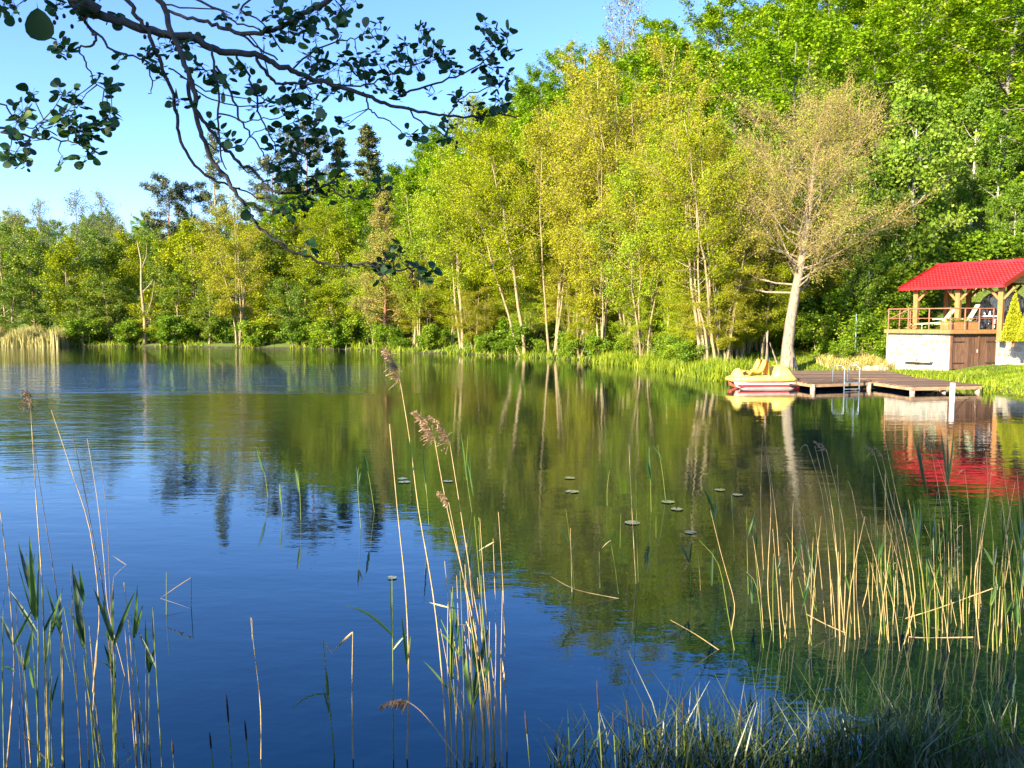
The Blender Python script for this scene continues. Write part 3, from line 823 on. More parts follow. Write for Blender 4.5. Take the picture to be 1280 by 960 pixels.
YA = [(505, 1.5, 345), (535, 5, 330), (548, 1.2, 372), (592, 1.5, 360), (688, 1.2, 365), (724, 1.2, 360), 
      (768, 1.0, 345), (800, 1.2, 370), (836, 1.4, 355), (884, 5, 320), (905, 8, 330), (925, 6, 350), (948, 9, 330), (968, 10, 300), (1000, 9, 320), (1030, 9, 300),
      (20, 2, 352), (70, 3, 345), (105, 2, 362), (140, 3, 350), (190, 2, 368), (225, 4, 345), (262, 2, 360), (335, 3, 340), (372, 2, 352), (405, 4, 335), (425, 2, 358), (452, 5, 345)]
YA = [q for i_, q in enumerate(YA) if q[0] < 500 or q[0] > 930 or i_ % 2]
YA += [(px_, 5.5+1.6*(i_ % 4), 300+17*((i_*7) % 5)) for i_, px_ in enumerate(range(470, 960, 12))]
YA.sort(key=lambda q: q[1])
for i, (px, bk, yt) in enumerate(YA):
    sd_, lm_ = where(px)
    lb = uniq('%s %s, %s %s' % ('young leafy tree' if px < 470 else 'young yellow-green alder', 'low at the waterline' if bk < 1.8 else 'on the bank' if bk < 5 else 'behind the bank', sd_, lm_))
    shore_tree(('left0', 'left1', 'left2')[i % 3] if px < 470 else ('alder0', 'alder1', 'alder2', 'alder3')[i % 4], px, bk, yt, lb, 'young trees along the shore', 1.5)

# ------------------------------------------------------------------ grass and reed belts
def blades(name, bases, h, wdt, mat, seed=0, bend=0.35, clump=0.5, kind='stuff'):
    r = np.random.RandomState(seed)
    b = np.asarray(bases, dtype=float)
    n_ = len(b)
    hh = h*r.uniform(0.5, 1.3, (n_, 1)) if not hasattr(h, '__len__') else np.asarray(h).reshape(-1, 1)
    az = r.uniform(0, 6.283, n_)
    sd = np.c_[np.cos(az), np.sin(az), np.zeros(n_)]*wdt
    ln = np.c_[r.normal(0, bend, n_), r.normal(0, bend, n_), np.ones(n_)]
    tip = b + ln*hh
    mid = b + ln*hh*np.array([0.35, 0.35, 0.55])
    V = np.stack([b - sd, b + sd, mid + sd*0.75, mid - sd*0.75, mid - sd*0.75, mid + sd*0.75, tip + sd*0.08, tip - sd*0.08], 1).reshape(-1, 3)
    cell = np.floor(b[:, :2]/0.9).astype(int)
    hsh = ((cell[:, 0]*73856093) ^ (cell[:, 1]*19349663)) % 1000/1000.0
    var = np.repeat(np.clip(clump*hsh + (1-clump)*r.uniform(0, 1, n_), 0, 1), 2)
    return link(name, np_mesh(name, V, n_*2, var), M[mat], kind=kind)
def scatter(n_, x0, x1, y0, y1, cond, seed):
    r = np.random.RandomState(seed)
    P = np.c_[r.uniform(x0, x1, n_), r.uniform(y0, y1, n_)]
    d = shore_dist(P)
    k = cond(P[:, 0], P[:, 1], d)
    P = P[k]
    return np.c_[P, height(P)-0.02]
def off_house(x, y):
    # keep the grass out of the cellar and the pavilion floor
    e_, f_ = (x-23.13)*(-0.596)+(y-42.3)*0.804, (x-23.13)*0.804+(y-42.3)*0.596
    return ~((f_ > -0.05) & (e_ > -3.2) & (e_ < 3.6) & (y > 42.0))
near_bank = scatter(90000, 9, 32, 30.5, 54, lambda x, y, d: (d > -0.1) & (d < 14) & off_house(x, y) & (x/y < 0.72), 1)
blades('grass', near_bank, 0.12, 0.022, 'grass', 1, bend=0.5, clump=0.7)
far_bank = scatter(90000, -70, 12, 40, 110, lambda x, y, d: (d > -0.05) & (d < 6) & (x/y > -0.68) & (np.sin(x*0.55+2*np.sin(y*0.23))+np.sin(y*0.8+x*0.3)+0.8*np.sin(x*1.9-y*1.1) > -0.8), 2)
blades('grass', far_bank, NR.uniform(0.15, 0.75, len(far_bank))*(1+0.5*np.sin(far_bank[:, 0]*0.8)*np.cos(far_bank[:, 1]*0.6)), 0.05, 'grass', 2, bend=0.5, clump=0.7)
rag = lambda x, y: np.sin(x*0.9+2*np.sin(y*0.37))+np.sin(y*1.3+x*0.4)+0.8*np.sin(x*2.7-y*1.9)
rim = scatter(60000, -20, 22, 30, 92, lambda x, y, d: (d > -0.5) & (d < 0.45) & (x/y > -0.2) & (rag(x, y) > 0.2), 3)
blades('shore_grass', rim, 0.55, 0.03, 'grass', 3, bend=0.2)
tall = scatter(30000, 6, 14.5, 39, 60, lambda x, y, d: (d > -0.9) & (d < 1.2), 31)
blades('shore_grass', tall, 0.8, 0.03, 'grass', 32, bend=0.15)
dry = scatter(9000, 18.3, 21.4, 44.6, 48.5, lambda x, y, d: (d > 1), 4)
blades('dry_grass', dry[:3500], 0.45, 0.025, 'grass_dry', 4)
rb = scatter(60000, -75, -56, 97, 106, lambda x, y, d: (d > -3.0) & (d < 1.5), 5)
rb = rb[NR.uniform(0, 1, len(rb)) < np.clip((-55.5-rb[:, 0])/5+0.1, 0.1, 1)]
rb[:, 2] = np.maximum(rb[:, 2], -0.2)
blades('reed_bed', rb, NR.uniform(0.7, 2.6, len(rb))*(0.8+0.25*np.sin(rb[:, 0]*1.3)), 0.05, 'grass_dry', 5, bend=0.08)
# sandy cut in the bank left of the cellar
sc_ = MB()
r_ = np.random.RandomState(9)
for i in range(26):
    x, y = r_.uniform(19.0, 20.9), r_.uniform(44.6, 46.4)
    st = thing('boulder', 'pale sandy stone in the eroded bank left of the cellar wall', 'stone', (x, y, gz(x, y)), r_.uniform(0, 6), 'stones in the eroded bank') if i < 14 else None
    if st is None: continue
    k = r_.uniform(0.2, 0.42)
    mb = MB()
    for zz_, rr in ((-0.3, 0.9), (0.1, 1.0), (0.55, 0.75), (0.75, 0.3)):
        for a in range(7):
            q = rr*k*r_.uniform(0.8, 1.15)
            mb.v.append((q*math.cos(a*0.9), q*math.sin(a*0.9), zz_*k*1.2))
    mb.f = [(j*7+a, j*7+(a+1) % 7, (j+1)*7+(a+1) % 7, (j+1)*7+a) for j in range(3) for a in range(7)] + [tuple(range(21, 28))]
    mb.obj('rock', M['sand'], st)

# ------------------------------------------------------------------ pavilion with cellar
E = Vector((0.596, -0.804, 0)).normalized()     # along the eave, towards us
Q = Vector((0.804, 0.596, 0)).normalized()      # from the eave to the back
A_, B_ = Vector((21.15, 45.0, 0)), Vector((23.13, 42.3, 0))
BC = Vector((0.97, 0.243, 0)).normalized()
C_ = B_ + BC*3.15
DECK = 2.62
cellar = thing('cellar', 'whitewashed stone cellar with brown plank doors under the terrace', 'cellar', (B_.x, B_.y, 0.3))
def loc(p, o): return tuple(Vector(p) - o.location)
STONES = []
def stone_wall(parent, P0, P1, z0, z1, thick, seed, size):
    """mortar core plus separate flat-faced stones set proud in courses"""
    r = np.random.RandomState(seed)
    d = (P1-P0); L = d.length; d = d/L
    nrm = Vector((d.y, -d.x, 0))
    if nrm.dot(Vector((0, 0, 0))-P0) < 0: nrm = -nrm
    core = MB().prism([tuple((p-parent.location).xy) for p in (P0, P1, P1-nrm*thick, P0-nrm*thick)], z0-parent.location.z, z1-parent.location.z)
    core.obj('wall_core', M['mortar'], parent)
    z = z0+0.02
    n_ = 0
    while z < z1-0.08:
        hgt_ = min(size*r.uniform(0.7, 1.15), z1-0.02-z)
        s = r.uniform(-0.1, 0.05)
        while s < L-0.06:
            wd = size*r.uniform(0.8, 1.9)
            a, b2 = max(0.02, s+0.02), min(L-0.02, s+wd-0.02)
            if b2-a > 0.09:
                mb = MB()
                cx_, cz_ = (a+b2)/2, z+hgt_/2
                k = 8
                ring = [((b2-a)/2*math.copysign(abs(math.cos(t_))**0.6, math.cos(t_))*r.uniform(0.86, 1), (hgt_/2-0.012)*math.copysign(abs(math.sin(t_))**0.6, math.sin(t_))*r.uniform(0.86, 1)) for t_ in [2*math.pi*i/k+0.39 for i in range(k)]]
                out = r.uniform(0.015, 0.045)
                for o_, sc2 in ((-0.01, 1.0), (out*0.7, 0.97), (out, 0.72)):
                    for (u_, v_) in ring:
                        p = P0 + d*(cx_+u_*sc2) + nrm*o_
                        mb.v.append((p.x-parent.location.x, p.y-parent.location.y, cz_+v_*sc2-parent.location.z))
                mb.f = [(j*k+i, j*k+(i+1) % k, (j+1)*k+(i+1) % k, (j+1)*k+i) for j in (0, 1) for i in range(k)] + [tuple(range(2*k, 3*k))]
                mb.obj('stone', M[('stone_a', 'stone_a', 'stone_c', 'stone_b')[r.randint(4)] if r.rand() < 0.8 else 'stone_a'], parent)
                n_ += 1
            s += wd
        z += hgt_
    return n_
stone_wall(cellar, A_, B_-E*0.002, 0.35, DECK-0.2, 0.35, 3, 0.27)
MB().prism([tuple((p-cellar.location).xy) for p in (A_-Q*0.0+Q*0.36, A_+Q*0.01+E*0.002+Q*4.2, A_+Q*4.2-E*0.3, A_-E*0.3+Q*0.36)], 0.2-0.3, DECK-0.22-0.3).obj('side_wall', M['mortar'], cellar)
# door wall: frame and two plank leaves
dn = Vector((BC.y, -BC.x, 0))
z0d, z1d = 0.52, DECK-0.2
fr = MB()
for s in (0.06, 3.09):
    p = B_ + BC*s
    fr.box(loc((p.x, p.y, (z0d+z1d)/2), cellar), (0.12, 0.16, z1d-z0d), math.atan2(BC.y, BC.x))
p = B_ + BC*1.575
fr.box(loc((p.x, p.y, z1d-0.055), cellar), (2.9, 0.15, 0.11), math.atan2(BC.y, BC.x))
fr.obj('door_frame', M['wood_door'], cellar)
for s0, s1 in ((0.14, 1.55), (1.60, 3.01)):
    leaf = None
    nb = 7
    bw = (s1-s0)/nb
    for i in range(nb):
        p = B_ + BC*(s0+bw*(i+0.5)) + dn*(0.0+0.006*(i % 2))
        mb = MB().box(loc((p.x, p.y, (z0d+z1d-0.13)/2), cellar), (bw-0.014, 0.05, z1d-z0d-0.15), math.atan2(BC.y, BC.x))
        if leaf is None:
            leaf = mb.obj('door', M['wood_door'], cellar)
        else:
            mb.obj('plank', M['wood_door'], leaf)
    hx = s0 if s0 < 1 else s1
    sg = 1 if s0 < 1 else -1
    for zz_ in (z0d+0.32, z1d-0.45):
        a = B_ + BC*hx + dn*0.045
        b2 = a + BC*sg*0.75
        MB().bar(loc((a.x, a.y, zz_), cellar), loc((b2.x, b2.y, zz_), cellar), 0.014, 0.06).obj('hinge', M['iron'], leaf)
    if s0 > 1:
        a = B_ + BC*(s0+0.14) + dn*0.05
        MB().bar(loc((a.x, a.y, 1.4), cellar), loc((a.x, a.y, 1.56), cellar), 0.05, 0.05).obj('latch', M['white'], leaf)
        MB().bar(loc((a.x+0.02, a.y-0.02, z0d+0.05), cellar), loc((a.x+0.02, a.y-0.02, z1d-0.15), cellar), 0.02, 0.07, (1, 0, 0)).obj('cover_strip', M['wood_door'], leaf)
# little ledge stones at the foot of the wall
lw = thing('low_wall', 'low pale stone wall right of the cellar doors', 'wall', (C_.x, C_.y, 0.3))
W0, W1 = C_ - BC*0.3 + dn*0.14, C_ + Vector((6.0, -2.6, 0))
stone_wall(lw, W0, W1, 0.35, 1.95, 0.5, 5, 0.30)
d_ = (W1-W0).normalized(); cn = Vector((d_.y, -d_.x, 0))
MB().prism([tuple((p-lw.location).xy) for p in (W0+cn*0.06-d_*0.05, W1+cn*0.06, W1-cn*0.6, W0-cn*0.6-d_*0.05)], 1.953-0.3, 2.03-0.3).obj('coping', M['stone_c'], lw)
slab = thing('stone_slab', 'pale flat slab leaning at the foot of the cellar wall', 'slab', (22.05, 43.45, 0.86), math.atan2(E.y, E.x))
MB().box((0, 0, 0.02), (1.5, 0.4, 0.05), 0, jit=0.01).box((-0.35, 0.0, 0.10), (0.55, 0.3, 0.10), 0.1, jit=0.01).obj('slab_body', M['stone_a'], slab)

pav = thing('pavilion', 'open wooden pavilion with red metal tile roof above the cellar', 'pavilion', (24.4, 44.0, DECK))
def pl(p): return tuple(Vector(p)-pav.location)
# deck: boards and edge beams
back = 5.6
dk = [A_-Q*0.18-E*0.15, B_-Q*0.18+BC*0.02-dn*-0.16, C_+dn*0.18+BC*0.12, C_+Q*back, A_+Q*(back+1.5)-E*0.15]
MB().prism([tuple((p-pav.location).xy) for p in dk], -0.06, -0.004).obj('deck', M['wood_brown'], pav)
for p, q in ((dk[0], dk[1]), (dk[1], dk[2])):
    n2 = Vector(((q-p).y, -(q-p).x, 0)).normalized()
    MB().bar(pl((p.x+n2.x*0.03, p.y+n2.y*0.03, DECK-0.11)), pl((q.x+n2.x*0.03, q.y+n2.y*0.03, DECK-0.11)), 0.06, 0.20).obj('edge_beam', M['wood_post'], pav)
EL = Vector((22.3, 46.0, 0))        # left end of the eave
ELEN, RUN, BRUN = 5.25, 4.2, 3.2
EZ, RZ = 4.92, 6.36
posts = [0.59, 2.88, 5.05]
rows = [(0.5, DECK), (0.5+3.6, DECK), (0.5+6.4, DECK)]
slope = (RZ-EZ)/RUN
def roofz(q): return EZ+slope*q if q <= RUN else RZ-(q-RUN)*slope
for ri, (qo, _) in enumerate(rows):
    for pi_, t_ in enumerate(posts):
        if ri == 1 and pi_ == 1: continue
        p = EL + Q*qo + E*t_
        zb = 1.99 if (ri == 0 and pi_ == 2) else DECK
        zt = roofz(qo)-0.24
        MB().box(pl((p.x, p.y, (zb+zt)/2)), (0.24, 0.24, zt-zb), math.atan2(E.y, E.x)).obj('post', M['wood_post'] if ri == 0 else M['wood_brown'], pav)
        for sg in (-1, 1):
            if (pi_ == 0 and sg < 0 and ri == 0): continue
            a = p + E*sg*0.12
            c = p + E*sg*0.62
            MB().bar(pl((a.x, a.y, zt-0.62)), pl((c.x, c.y, zt-0.04)), 0.10, 0.12).obj('brace', M['wood_post'] if ri == 0 else M['wood_brown'], pav)
    a, c = EL + Q*qo + E*0.1, EL + Q*qo + E*(ELEN-0.15)
    zt = roofz(qo)-0.24
    MB().bar(pl((a.x, a.y, zt+0.085)), pl((c.x, c.y, zt+0.085)), 0.16, 0.16).obj('wall_plate', M['wood_brown'], pav)
# rafters
for k in range(8):
    t_ = 0.12+(ELEN-0.24)*k/7
    for q0, q1 in ((0.05, RUN), (RUN, RUN+BRUN-0.05)):
        a, c = EL+Q*q0+E*t_, EL+Q*q1+E*t_
        MB().bar(pl((a.x, a.y, roofz(q0)-0.09)), pl((c.x, c.y, roofz(q1)-0.09)), 0.09, 0.13).obj('rafter', M['wood_brown'], pav)
# underside boards
for q0, q1 in ((0.02, RUN), (RUN, RUN+BRUN-0.02)):
    a, b2, c, d2 = EL+Q*q0, EL+Q*q0+E*ELEN, EL+Q*q1+E*ELEN, EL+Q*q1
    m_ = MB()
    for p, q in ((a, q0), (b2, q0), (c, q1), (d2, q1)): m_.v.append(pl((p.x, p.y, roofz(q)-0.022)))
    for p, q in ((a, q0), (b2, q0), (c, q1), (d2, q1)): m_.v.append(pl((p.x, p.y, roofz(q)-0.004)))
    m_.f = [(0, 1, 2, 3), (7, 6, 5, 4), (0, 4, 5, 1), (1, 5, 6, 2), (2, 6, 7, 3), (3, 7, 4, 0)]
    m_.obj('soffit', M['wood_gable'], pav)
# metal tile sheets: stepped rows with rounded pans
def roof_sheet(q0, q1, flip):
    m_ = MB()
    rowl, wav = 0.35, 0.19
    L = abs(q1-q0)
    nrow = int(L/rowl)
    ts = np.linspace(-0.12, ELEN+0.12, int((ELEN+0.24)/wav*4)+1)
    qs = []
    for i in range(nrow+1):
        s0_, s1_ = i*rowl, min((i+1)*rowl-0.012, L)
        if s0_ >= L: break
        qs += [(s0_, 0.045), (s0_+0.03, 0.05), (s1_, 0.014)]
    for s, hgt_ in qs:
        q = q0 + (s-0.10 if not flip else s)*(1 if q1 > q0 else -1) if not flip else q0-(s-0.10)
        for t_ in ts:
            wv = 0.018*math.cos(2*math.pi*t_/wav)
            p = EL + Q*q + E*t_
            m_.v.append(pl((p.x, p.y, roofz(q)+0.02+hgt_+wv)))
    nt_ = len(ts)
    for j in range(len(qs)-1):
        for i in range(nt_-1):
            f = (j*nt_+i, j*nt_+i+1, (j+1)*nt_+i+1, (j+1)*nt_+i)
            m_.f.append(f)
    return m_
roof_sheet(0, RUN+0.08, False).obj('roof_sheet', M['roof_red'], pav, smooth=False)
roof_sheet(RUN+BRUN, RUN-0.02, True).obj('roof_sheet', M['roof_red'], pav, smooth=False)
a, c = EL+Q*RUN-E*0.14, EL+Q*RUN+E*(ELEN+0.14)
MB().tube([pl((a.x, a.y, RZ+0.07)), pl((c.x, c.y, RZ+0.07))], 0.11, 8).obj('ridge_cap', M['roof_red'], pav)
for t_ in (-0.15, ELEN+0.15):
    for q0, q1 in ((-0.08, RUN), (RUN, RUN+BRUN+0.05)):
        a, c = EL+Q*q0+E*t_, EL+Q*q1+E*t_
        MB().bar(pl((a.x, a.y, roofz(q0)+0.0)), pl((c.x, c.y, roofz(q1)+0.0)), 0.03, 0.24).obj('verge_trim', M['roof_red'], pav)
a, c = EL-Q*0.11-E*0.12, EL-Q*0.11+E*(ELEN+0.12)
MB().bar(pl((a.x, a.y, EZ-0.03)), pl((c.x, c.y, EZ-0.03)), 0.03, 0.15).obj('eave_trim', M['roof_red'], pav)
# boarded gable triangle on the right end
g0, g1 = EL+Q*1.2+E*(ELEN-0.1), EL+Q*(RUN+BRUN-0.6)+E*(ELEN-0.1)
nbd = 7
ztie = 5.1
for k in range(nbd):
    zz0 = ztie+0.16*k
    zz1 = zz0+0.145
    qa = max(0.3, (zz1-EZ+0.16)/slope); qb = RUN+(RZ-zz1-0.16)/slope
    if qa >= qb-0.1: break
    qb = min(qb, RUN+BRUN-0.3)
    a, c = EL+Q*qa+E*(ELEN-0.08), EL+Q*qb+E*(ELEN-0.08)
    MB().bar(pl((a.x, a.y, (zz0+zz1)/2)), pl((c.x, c.y, (zz0+zz1)/2)), 0.025+0.004*(k % 2), zz1-zz0).obj('gable_board', M['wood_gable'], pav)
# clear arched sheet in the back right bay
sh = MB()
b0 = EL+Q*4.6+E*2.2
W_, Hs = 2.5, 2.1
out = [(-W_/2, 0), (W_/2, 0)] + [(W_/2*math.cos(t_), 1.25+0.9*math.sin(t_)) for t_ in np.linspace(0, math.pi, 11)]
for o_ in (0, 0.02):
    for (u_, v_) in out:
        p = b0 + E*(u_+1.25) + Q*o_
        sh.v.append(pl((p.x, p.y, DECK+0.05+v_)))
k = len(out)
sh.f = [tuple(range(k)), tuple(range(k, 2*k))[::-1]] + [(i, (i+1) % k, k+(i+1) % k, k+i) for i in range(k)]
sh.obj('clear_sheet', M['clear_sheet'], pav)

# railing round the terrace: posts and rails
rail = thing('railing', 'rusty brown tube railing round the terrace with loungers', 'railing', (B_.x, B_.y, DECK))
def rl(p): return tuple(Vector(p)-rail.location)
RA, RB, RC = A_-E*0.05+Q*0.02, B_-Q*0.02, C_-BC*0.45+dn*0.02
path = [(RA+Q*2.4, RA), (RA, RB), (RB, RC)]
for p, q in path:
    for zz_, rr in ((DECK+1.12, 0.032), (DECK+0.6, 0.02)):
        MB().tube([rl((p.x, p.y, zz_)), rl((q.x, q.y, zz_))], rr, 6).obj('rail', M['wood_rail'], rail)
    L = (q-p).length
    nseg = max(1, round(L/1.05))
    for i in range(nseg):
        s = p+(q-p)*(i/nseg)
        MB().tube([rl((s.x, s.y, DECK-0.003)), rl((s.x, s.y, DECK+1.12))], 0.035, 6).obj('railing_post', M['wood_rail'], rail)
MB().tube([rl((RC.x, RC.y, DECK-0.003)), rl((RC.x, RC.y, DECK+1.15))], 0.035, 6).obj('railing_post', M['wood_rail'], rail)
q = RC + Vector((0.9, 0.2, 0))
MB().tube([rl((RC.x, RC.y, DECK+0.62)), rl((q.x, q.y, DECK+0.2))], 0.025, 6).obj('brace', M['wood_rail'], rail)
s = RA+E*0.15; q = RA+E*1.1
MB().tube([rl((s.x, s.y, DECK+0.62)), rl((q.x, q.y, DECK+1.08))], 0.022, 6).obj('brace', M['wood_rail'], rail)

# two sun loungers on the terrace
def lounger(px, Y, label, back_up):
    p = at(px, 409, Y)
    t = thing('sun_lounger', label, 'sun lounger', (p.x, p.y, DECK), 0, 'sun loungers on the terrace')
    ax = Vector((0.9, -0.25, 0)).normalized()
    sd = Vector((-ax.y, ax.x, 0))
    def slab_(name, a, c, wd, th, mat):
        MB().bar(a, c, wd, th).obj(name, M[mat], t)
    s0, s1, s2 = ax*-1.0+Vector((0, 0, 0.30)), ax*0.25+Vector((0, 0, 0.36)), ax*0.75+Vector((0, 0, back_up))
    slab_('seat', s0, s1, 0.62, 0.07, 'lounger')
    slab_('backrest', s1+Vector((0, 0, 0.02)), s2, 0.62, 0.07, 'lounger')
    slab_('leg_rest', s0-ax*0.35+Vector((0, 0, -0.03)), s0-ax*0.01, 0.6, 0.06, 'lounger_green')
    for u_ in (-0.85, 0.3):
        for v_ in (-0.26, 0.26):
            a = ax*u_+sd*v_
            MB().tube([a, a+Vector((0.0, 0, 0.30))], 0.03, 6).obj('leg', M['lounger_green'], t)
    for v_ in (-0.34, 0.34):
        a = ax*-0.2+sd*v_+Vector((0, 0, 0.55)); c = ax*0.5+sd*v_+Vector((0, 0, 0.6))
        MB().bar(a, c, 0.06, 0.05).obj('armrest', M['lounger'], t)
lounger(1172, 44.6, 'pale green sun lounger nearer the left terrace post', 1.1)
lounger(1202, 44.0, 'pale sun lounger with upright back behind the wooden planter', 1.35)
# wooden planter at the terrace corner
pp = B_ + BC*0.75 + Vector((-0.05, 0.55, 0))
pt = thing('planter', 'long wooden planter box on the terrace corner above the doors', 'planter', (pp.x, pp.y, DECK), math.atan2(BC.y, BC.x))
for k in range(3):
    for yy_, in ((-0.3,), (0.3,)):
        MB().box((0.25, yy_, 0.075+0.15*k), (1.9, 0.035, 0.143), 0).obj('plank', M['wood_post'], pt)
    for xx_ in (-0.72, 1.22):
        MB().box((xx_, 0, 0.075+0.15*k), (0.035, 0.56, 0.143), 0).obj('plank', M['wood_post'], pt)
MB().box((0.25, 0, 0.36), (1.86, 0.54, 0.06)).obj('soil', M['ground'], pt)
_r = np.random.RandomState(3)
link('plants', leaf_mesh('plants', np.c_[_r.uniform(-0.65, 1.15, 160), _r.uniform(-0.24, 0.24, 160), _r.uniform(0.4, 0.62, 160)], 0.11, seed=4), M['leaf_bush'], pt)
# table with white things on it, under the roof
tp = at(1228, 408, 44.6)
tb = thing('table', 'low white table under the pavilion beside the clear sheet', 'table', (tp.x, tp.y, DECK))
MB().box((0, 0, 0.72), (1.3, 0.8, 0.05), -0.4).obj('tabletop', M['white'], tb)
for sx_ in (-0.5, 0.5):
    for sy_ in (-0.28, 0.28):
        MB().tube([(sx_, sy_, 0), (sx_, sy_, 0.695)], 0.03, 6).obj('leg', M['white'], tb)
for dx_, rr, hh_, mt, lb, ct in ((-0.3, 0.05, 0.22, 'amber', 'amber bottle standing on the white table', 'bottle'), (0.05, 0.06, 0.2, 'white', 'white jug standing on the white table', 'jug'), (0.35, 0.05, 0.26, 'white', 'tall white flask on the right of the white table', 'flask')):
    b_ = thing(ct, lb, ct, (tp.x+dx_, tp.y-0.05, DECK+0.746))
    MB().tube([(0, 0, 0), (0, 0, hh_*0.6), (0, 0, hh_*0.75), (0, 0, hh_)], [rr, rr, rr*0.45, rr*0.42], 8).obj(ct+'_body', M[mt], b_)
ch = at(1246, 409, 43.6)
cr = thing('dark_crate', 'small dark crate with a white ring on the terrace end', 'crate', (ch.x-0.3, ch.y, DECK), 0.3)
MB().box((0, 0, 0.15), (0.5, 0.35, 0.3)).obj('box', M['iron'], cr)
MB().tube([(-0.05, -0.19, 0.16), (-0.05, -0.178, 0.16)], 0.09, 10).obj('ring', M['white'], cr)

# yellow-green thujas right of the pavilion
def thuja(px, Y, ytop, label, wd):
    u = (px-640)/1000
    x = u*Y
    z = 1.95
    H = 3+(403-ytop)/1000*Y-z
    t = thing('thuja', label, 'conifer', (x, Y, z), 0, 'thujas beside the pavilion')
    r = np.random.RandomState(px)
    n_ = 9000
    k_ = r.randint(0, 7, n_)
    sp_ = np.array([(0, 0, 1.0), (0.28, 0.1, 0.84), (-0.26, -0.1, 0.88), (0.1, -0.3, 0.76), (-0.1, 0.28, 0.9), (0.42, -0.2, 0.62), (-0.42, 0.05, 0.66)])[k_]
    tt = r.beta(1.1, 1.5, n_)
    rad = wd*0.55*np.minimum(1, (1-tt)**0.7)*np.sqrt(r.uniform(0.1, 1, n_))*(0.75+0.45*r.uniform(0, 1, n_))
    az = r.uniform(0, 6.28, n_)
    fl = wd*1.2*(1-0.45*tt)
    an_ = np.c_[rad*np.cos(az)+sp_[:, 0]*fl, rad*np.sin(az)+sp_[:, 1]*fl, tt*H*sp_[:, 2]+0.1]
    link('foliage', leaf_mesh('thuja', an_, 0.12, seed=px, asp=0.16, up=5.0), M['thuja'], t)
    MB().tube([(0, 0, -0.2), (0, 0, H*0.8)], [0.08, 0.02], 6).obj('trunk', M['bark_pine'], t)
thuja(1266, 40.9, 366, 'yellow-green thuja at the pavilion corner, the taller left one', 0.62)
thuja(1285, 40.4, 378, 'yellow-green thuja cut by the right edge of the view', 0.6)

# ------------------------------------------------------------------ dock
dock = thing('dock', 'low weathered plank dock with posts in the water', 'dock', (16.0, 36.5, 0))
def dl(p, z): return (p[0]-16.0, p[1]-36.5, z)
def platform(o, u, v, nu, z, beam=True, seed=0):
    """planks along u, stacked along v"""
    r = np.random.RandomState(seed)
    o, u, v = Vector(o), Vector(u), Vector(v)
    for i in range(nu):
        a0, a1 = (i+0.07)/nu, (i+0.93)/nu
        j0, j1 = r.uniform(-0.03, 0.03), r.uniform(-0.03, 0.03)
        dz_ = r.uniform(-0.012, 0.012)
        c = [o+v*a0+u*j0/u.length, o+u*(1+j1/u.length)+v*a0, o+u*(1+j1/u.length)+v*a1, o+v*a1+u*j0/u.length]
        m_ = MB()
        for zz_ in (z-0.045, z):
            for p in c: m_.v.append(dl(p, zz_+dz_))
        m_.f = [(3, 2, 1, 0), (4, 5, 6, 7)] + [(k_, (k_+1) % 4, 4+(k_+1) % 4, 4+k_) for k_ in range(4)]
        m_.obj('plank', M['plank'], dock)
    for p, q in ((o, o+u), (o, o+v), (o+u, o+u+v), (o+v, o+u+v)):
        ins = ((o+u*0.5+v*0.5)-(p+q)*0.5).normalized()*0.06
        MB().bar(dl(p+ins, z-0.125), dl(q+ins, z-0.125), 0.07, 0.14).obj('beam', M['dock_beam'], dock)
P1, U1, V1 = (13.1, 34.9), (3.15, 1.15), (-0.45, 3.1)
P2, U2, V2 = (16.75, 33.4), (3.4, 0.75), (-0.5, 4.2)
P3, U3, V3 = (12.75, 38.05), (6.6, 0.25), (1.2, 5.4)
platform(P1, U1, V1, 20, 0.36, seed=1)
platform(P2, U2, V2, 26, 0.34, seed=2)
platform(P3, U3, V3, 34, 0.38, seed=3)
for (x, y) in [(13.2, 35.0), (16.15, 36.1), (16.85, 33.55), (20.0, 34.25), (12.85, 37.8), (16.35, 37.4), (20.2, 37.6), (13.3, 40.5), (16.5, 41.2), (18.4, 34.0)]:
    MB().tube([dl((x, y), -1.0), dl((x, y), 0.29)], 0.105, 10).obj('dock_post', M['dock_post'], dock, smooth=True)
# bather's ladder
lp = Vector((15.0, 35.48, 0)); ld = Vector((3.15, 1.15, 0)).normalized(); ln_ = Vector((ld.y, -ld.x, 0))
lad = thing('ladder', 'blue-grey tubular bathing ladder hooked on the dock edge', 'ladder', (lp.x, lp.y, 0.36))
for s in (-0.42, 0.42):
    base = ld*s
    pts = [base-ln_*0.55+Vector((0, 0, -0.02)), base-ln_*0.55+Vector((0, 0, 0.55)), base-ln_*0.40+Vector((0, 0, 0.72)), base-ln_*0.0+Vector((0, 0, 0.74)), base+ln_*0.14+Vector((0, 0, 0.6)), base+ln_*0.16+Vector((0, 0, -0.9))]
    MB().tube(pts, 0.028, 8).obj('handrail', M['metal_blue'], lad, smooth=True)
for zz_ in (-0.3, -0.02, -0.6):
    a, c = ld*-0.42+ln_*0.16, ld*0.42+ln_*0.16
    MB().bar(a+Vector((0, 0, zz_)), c+Vector((0, 0, zz_)), 0.07, 0.03).obj('rung', M['metal_blue'], lad)
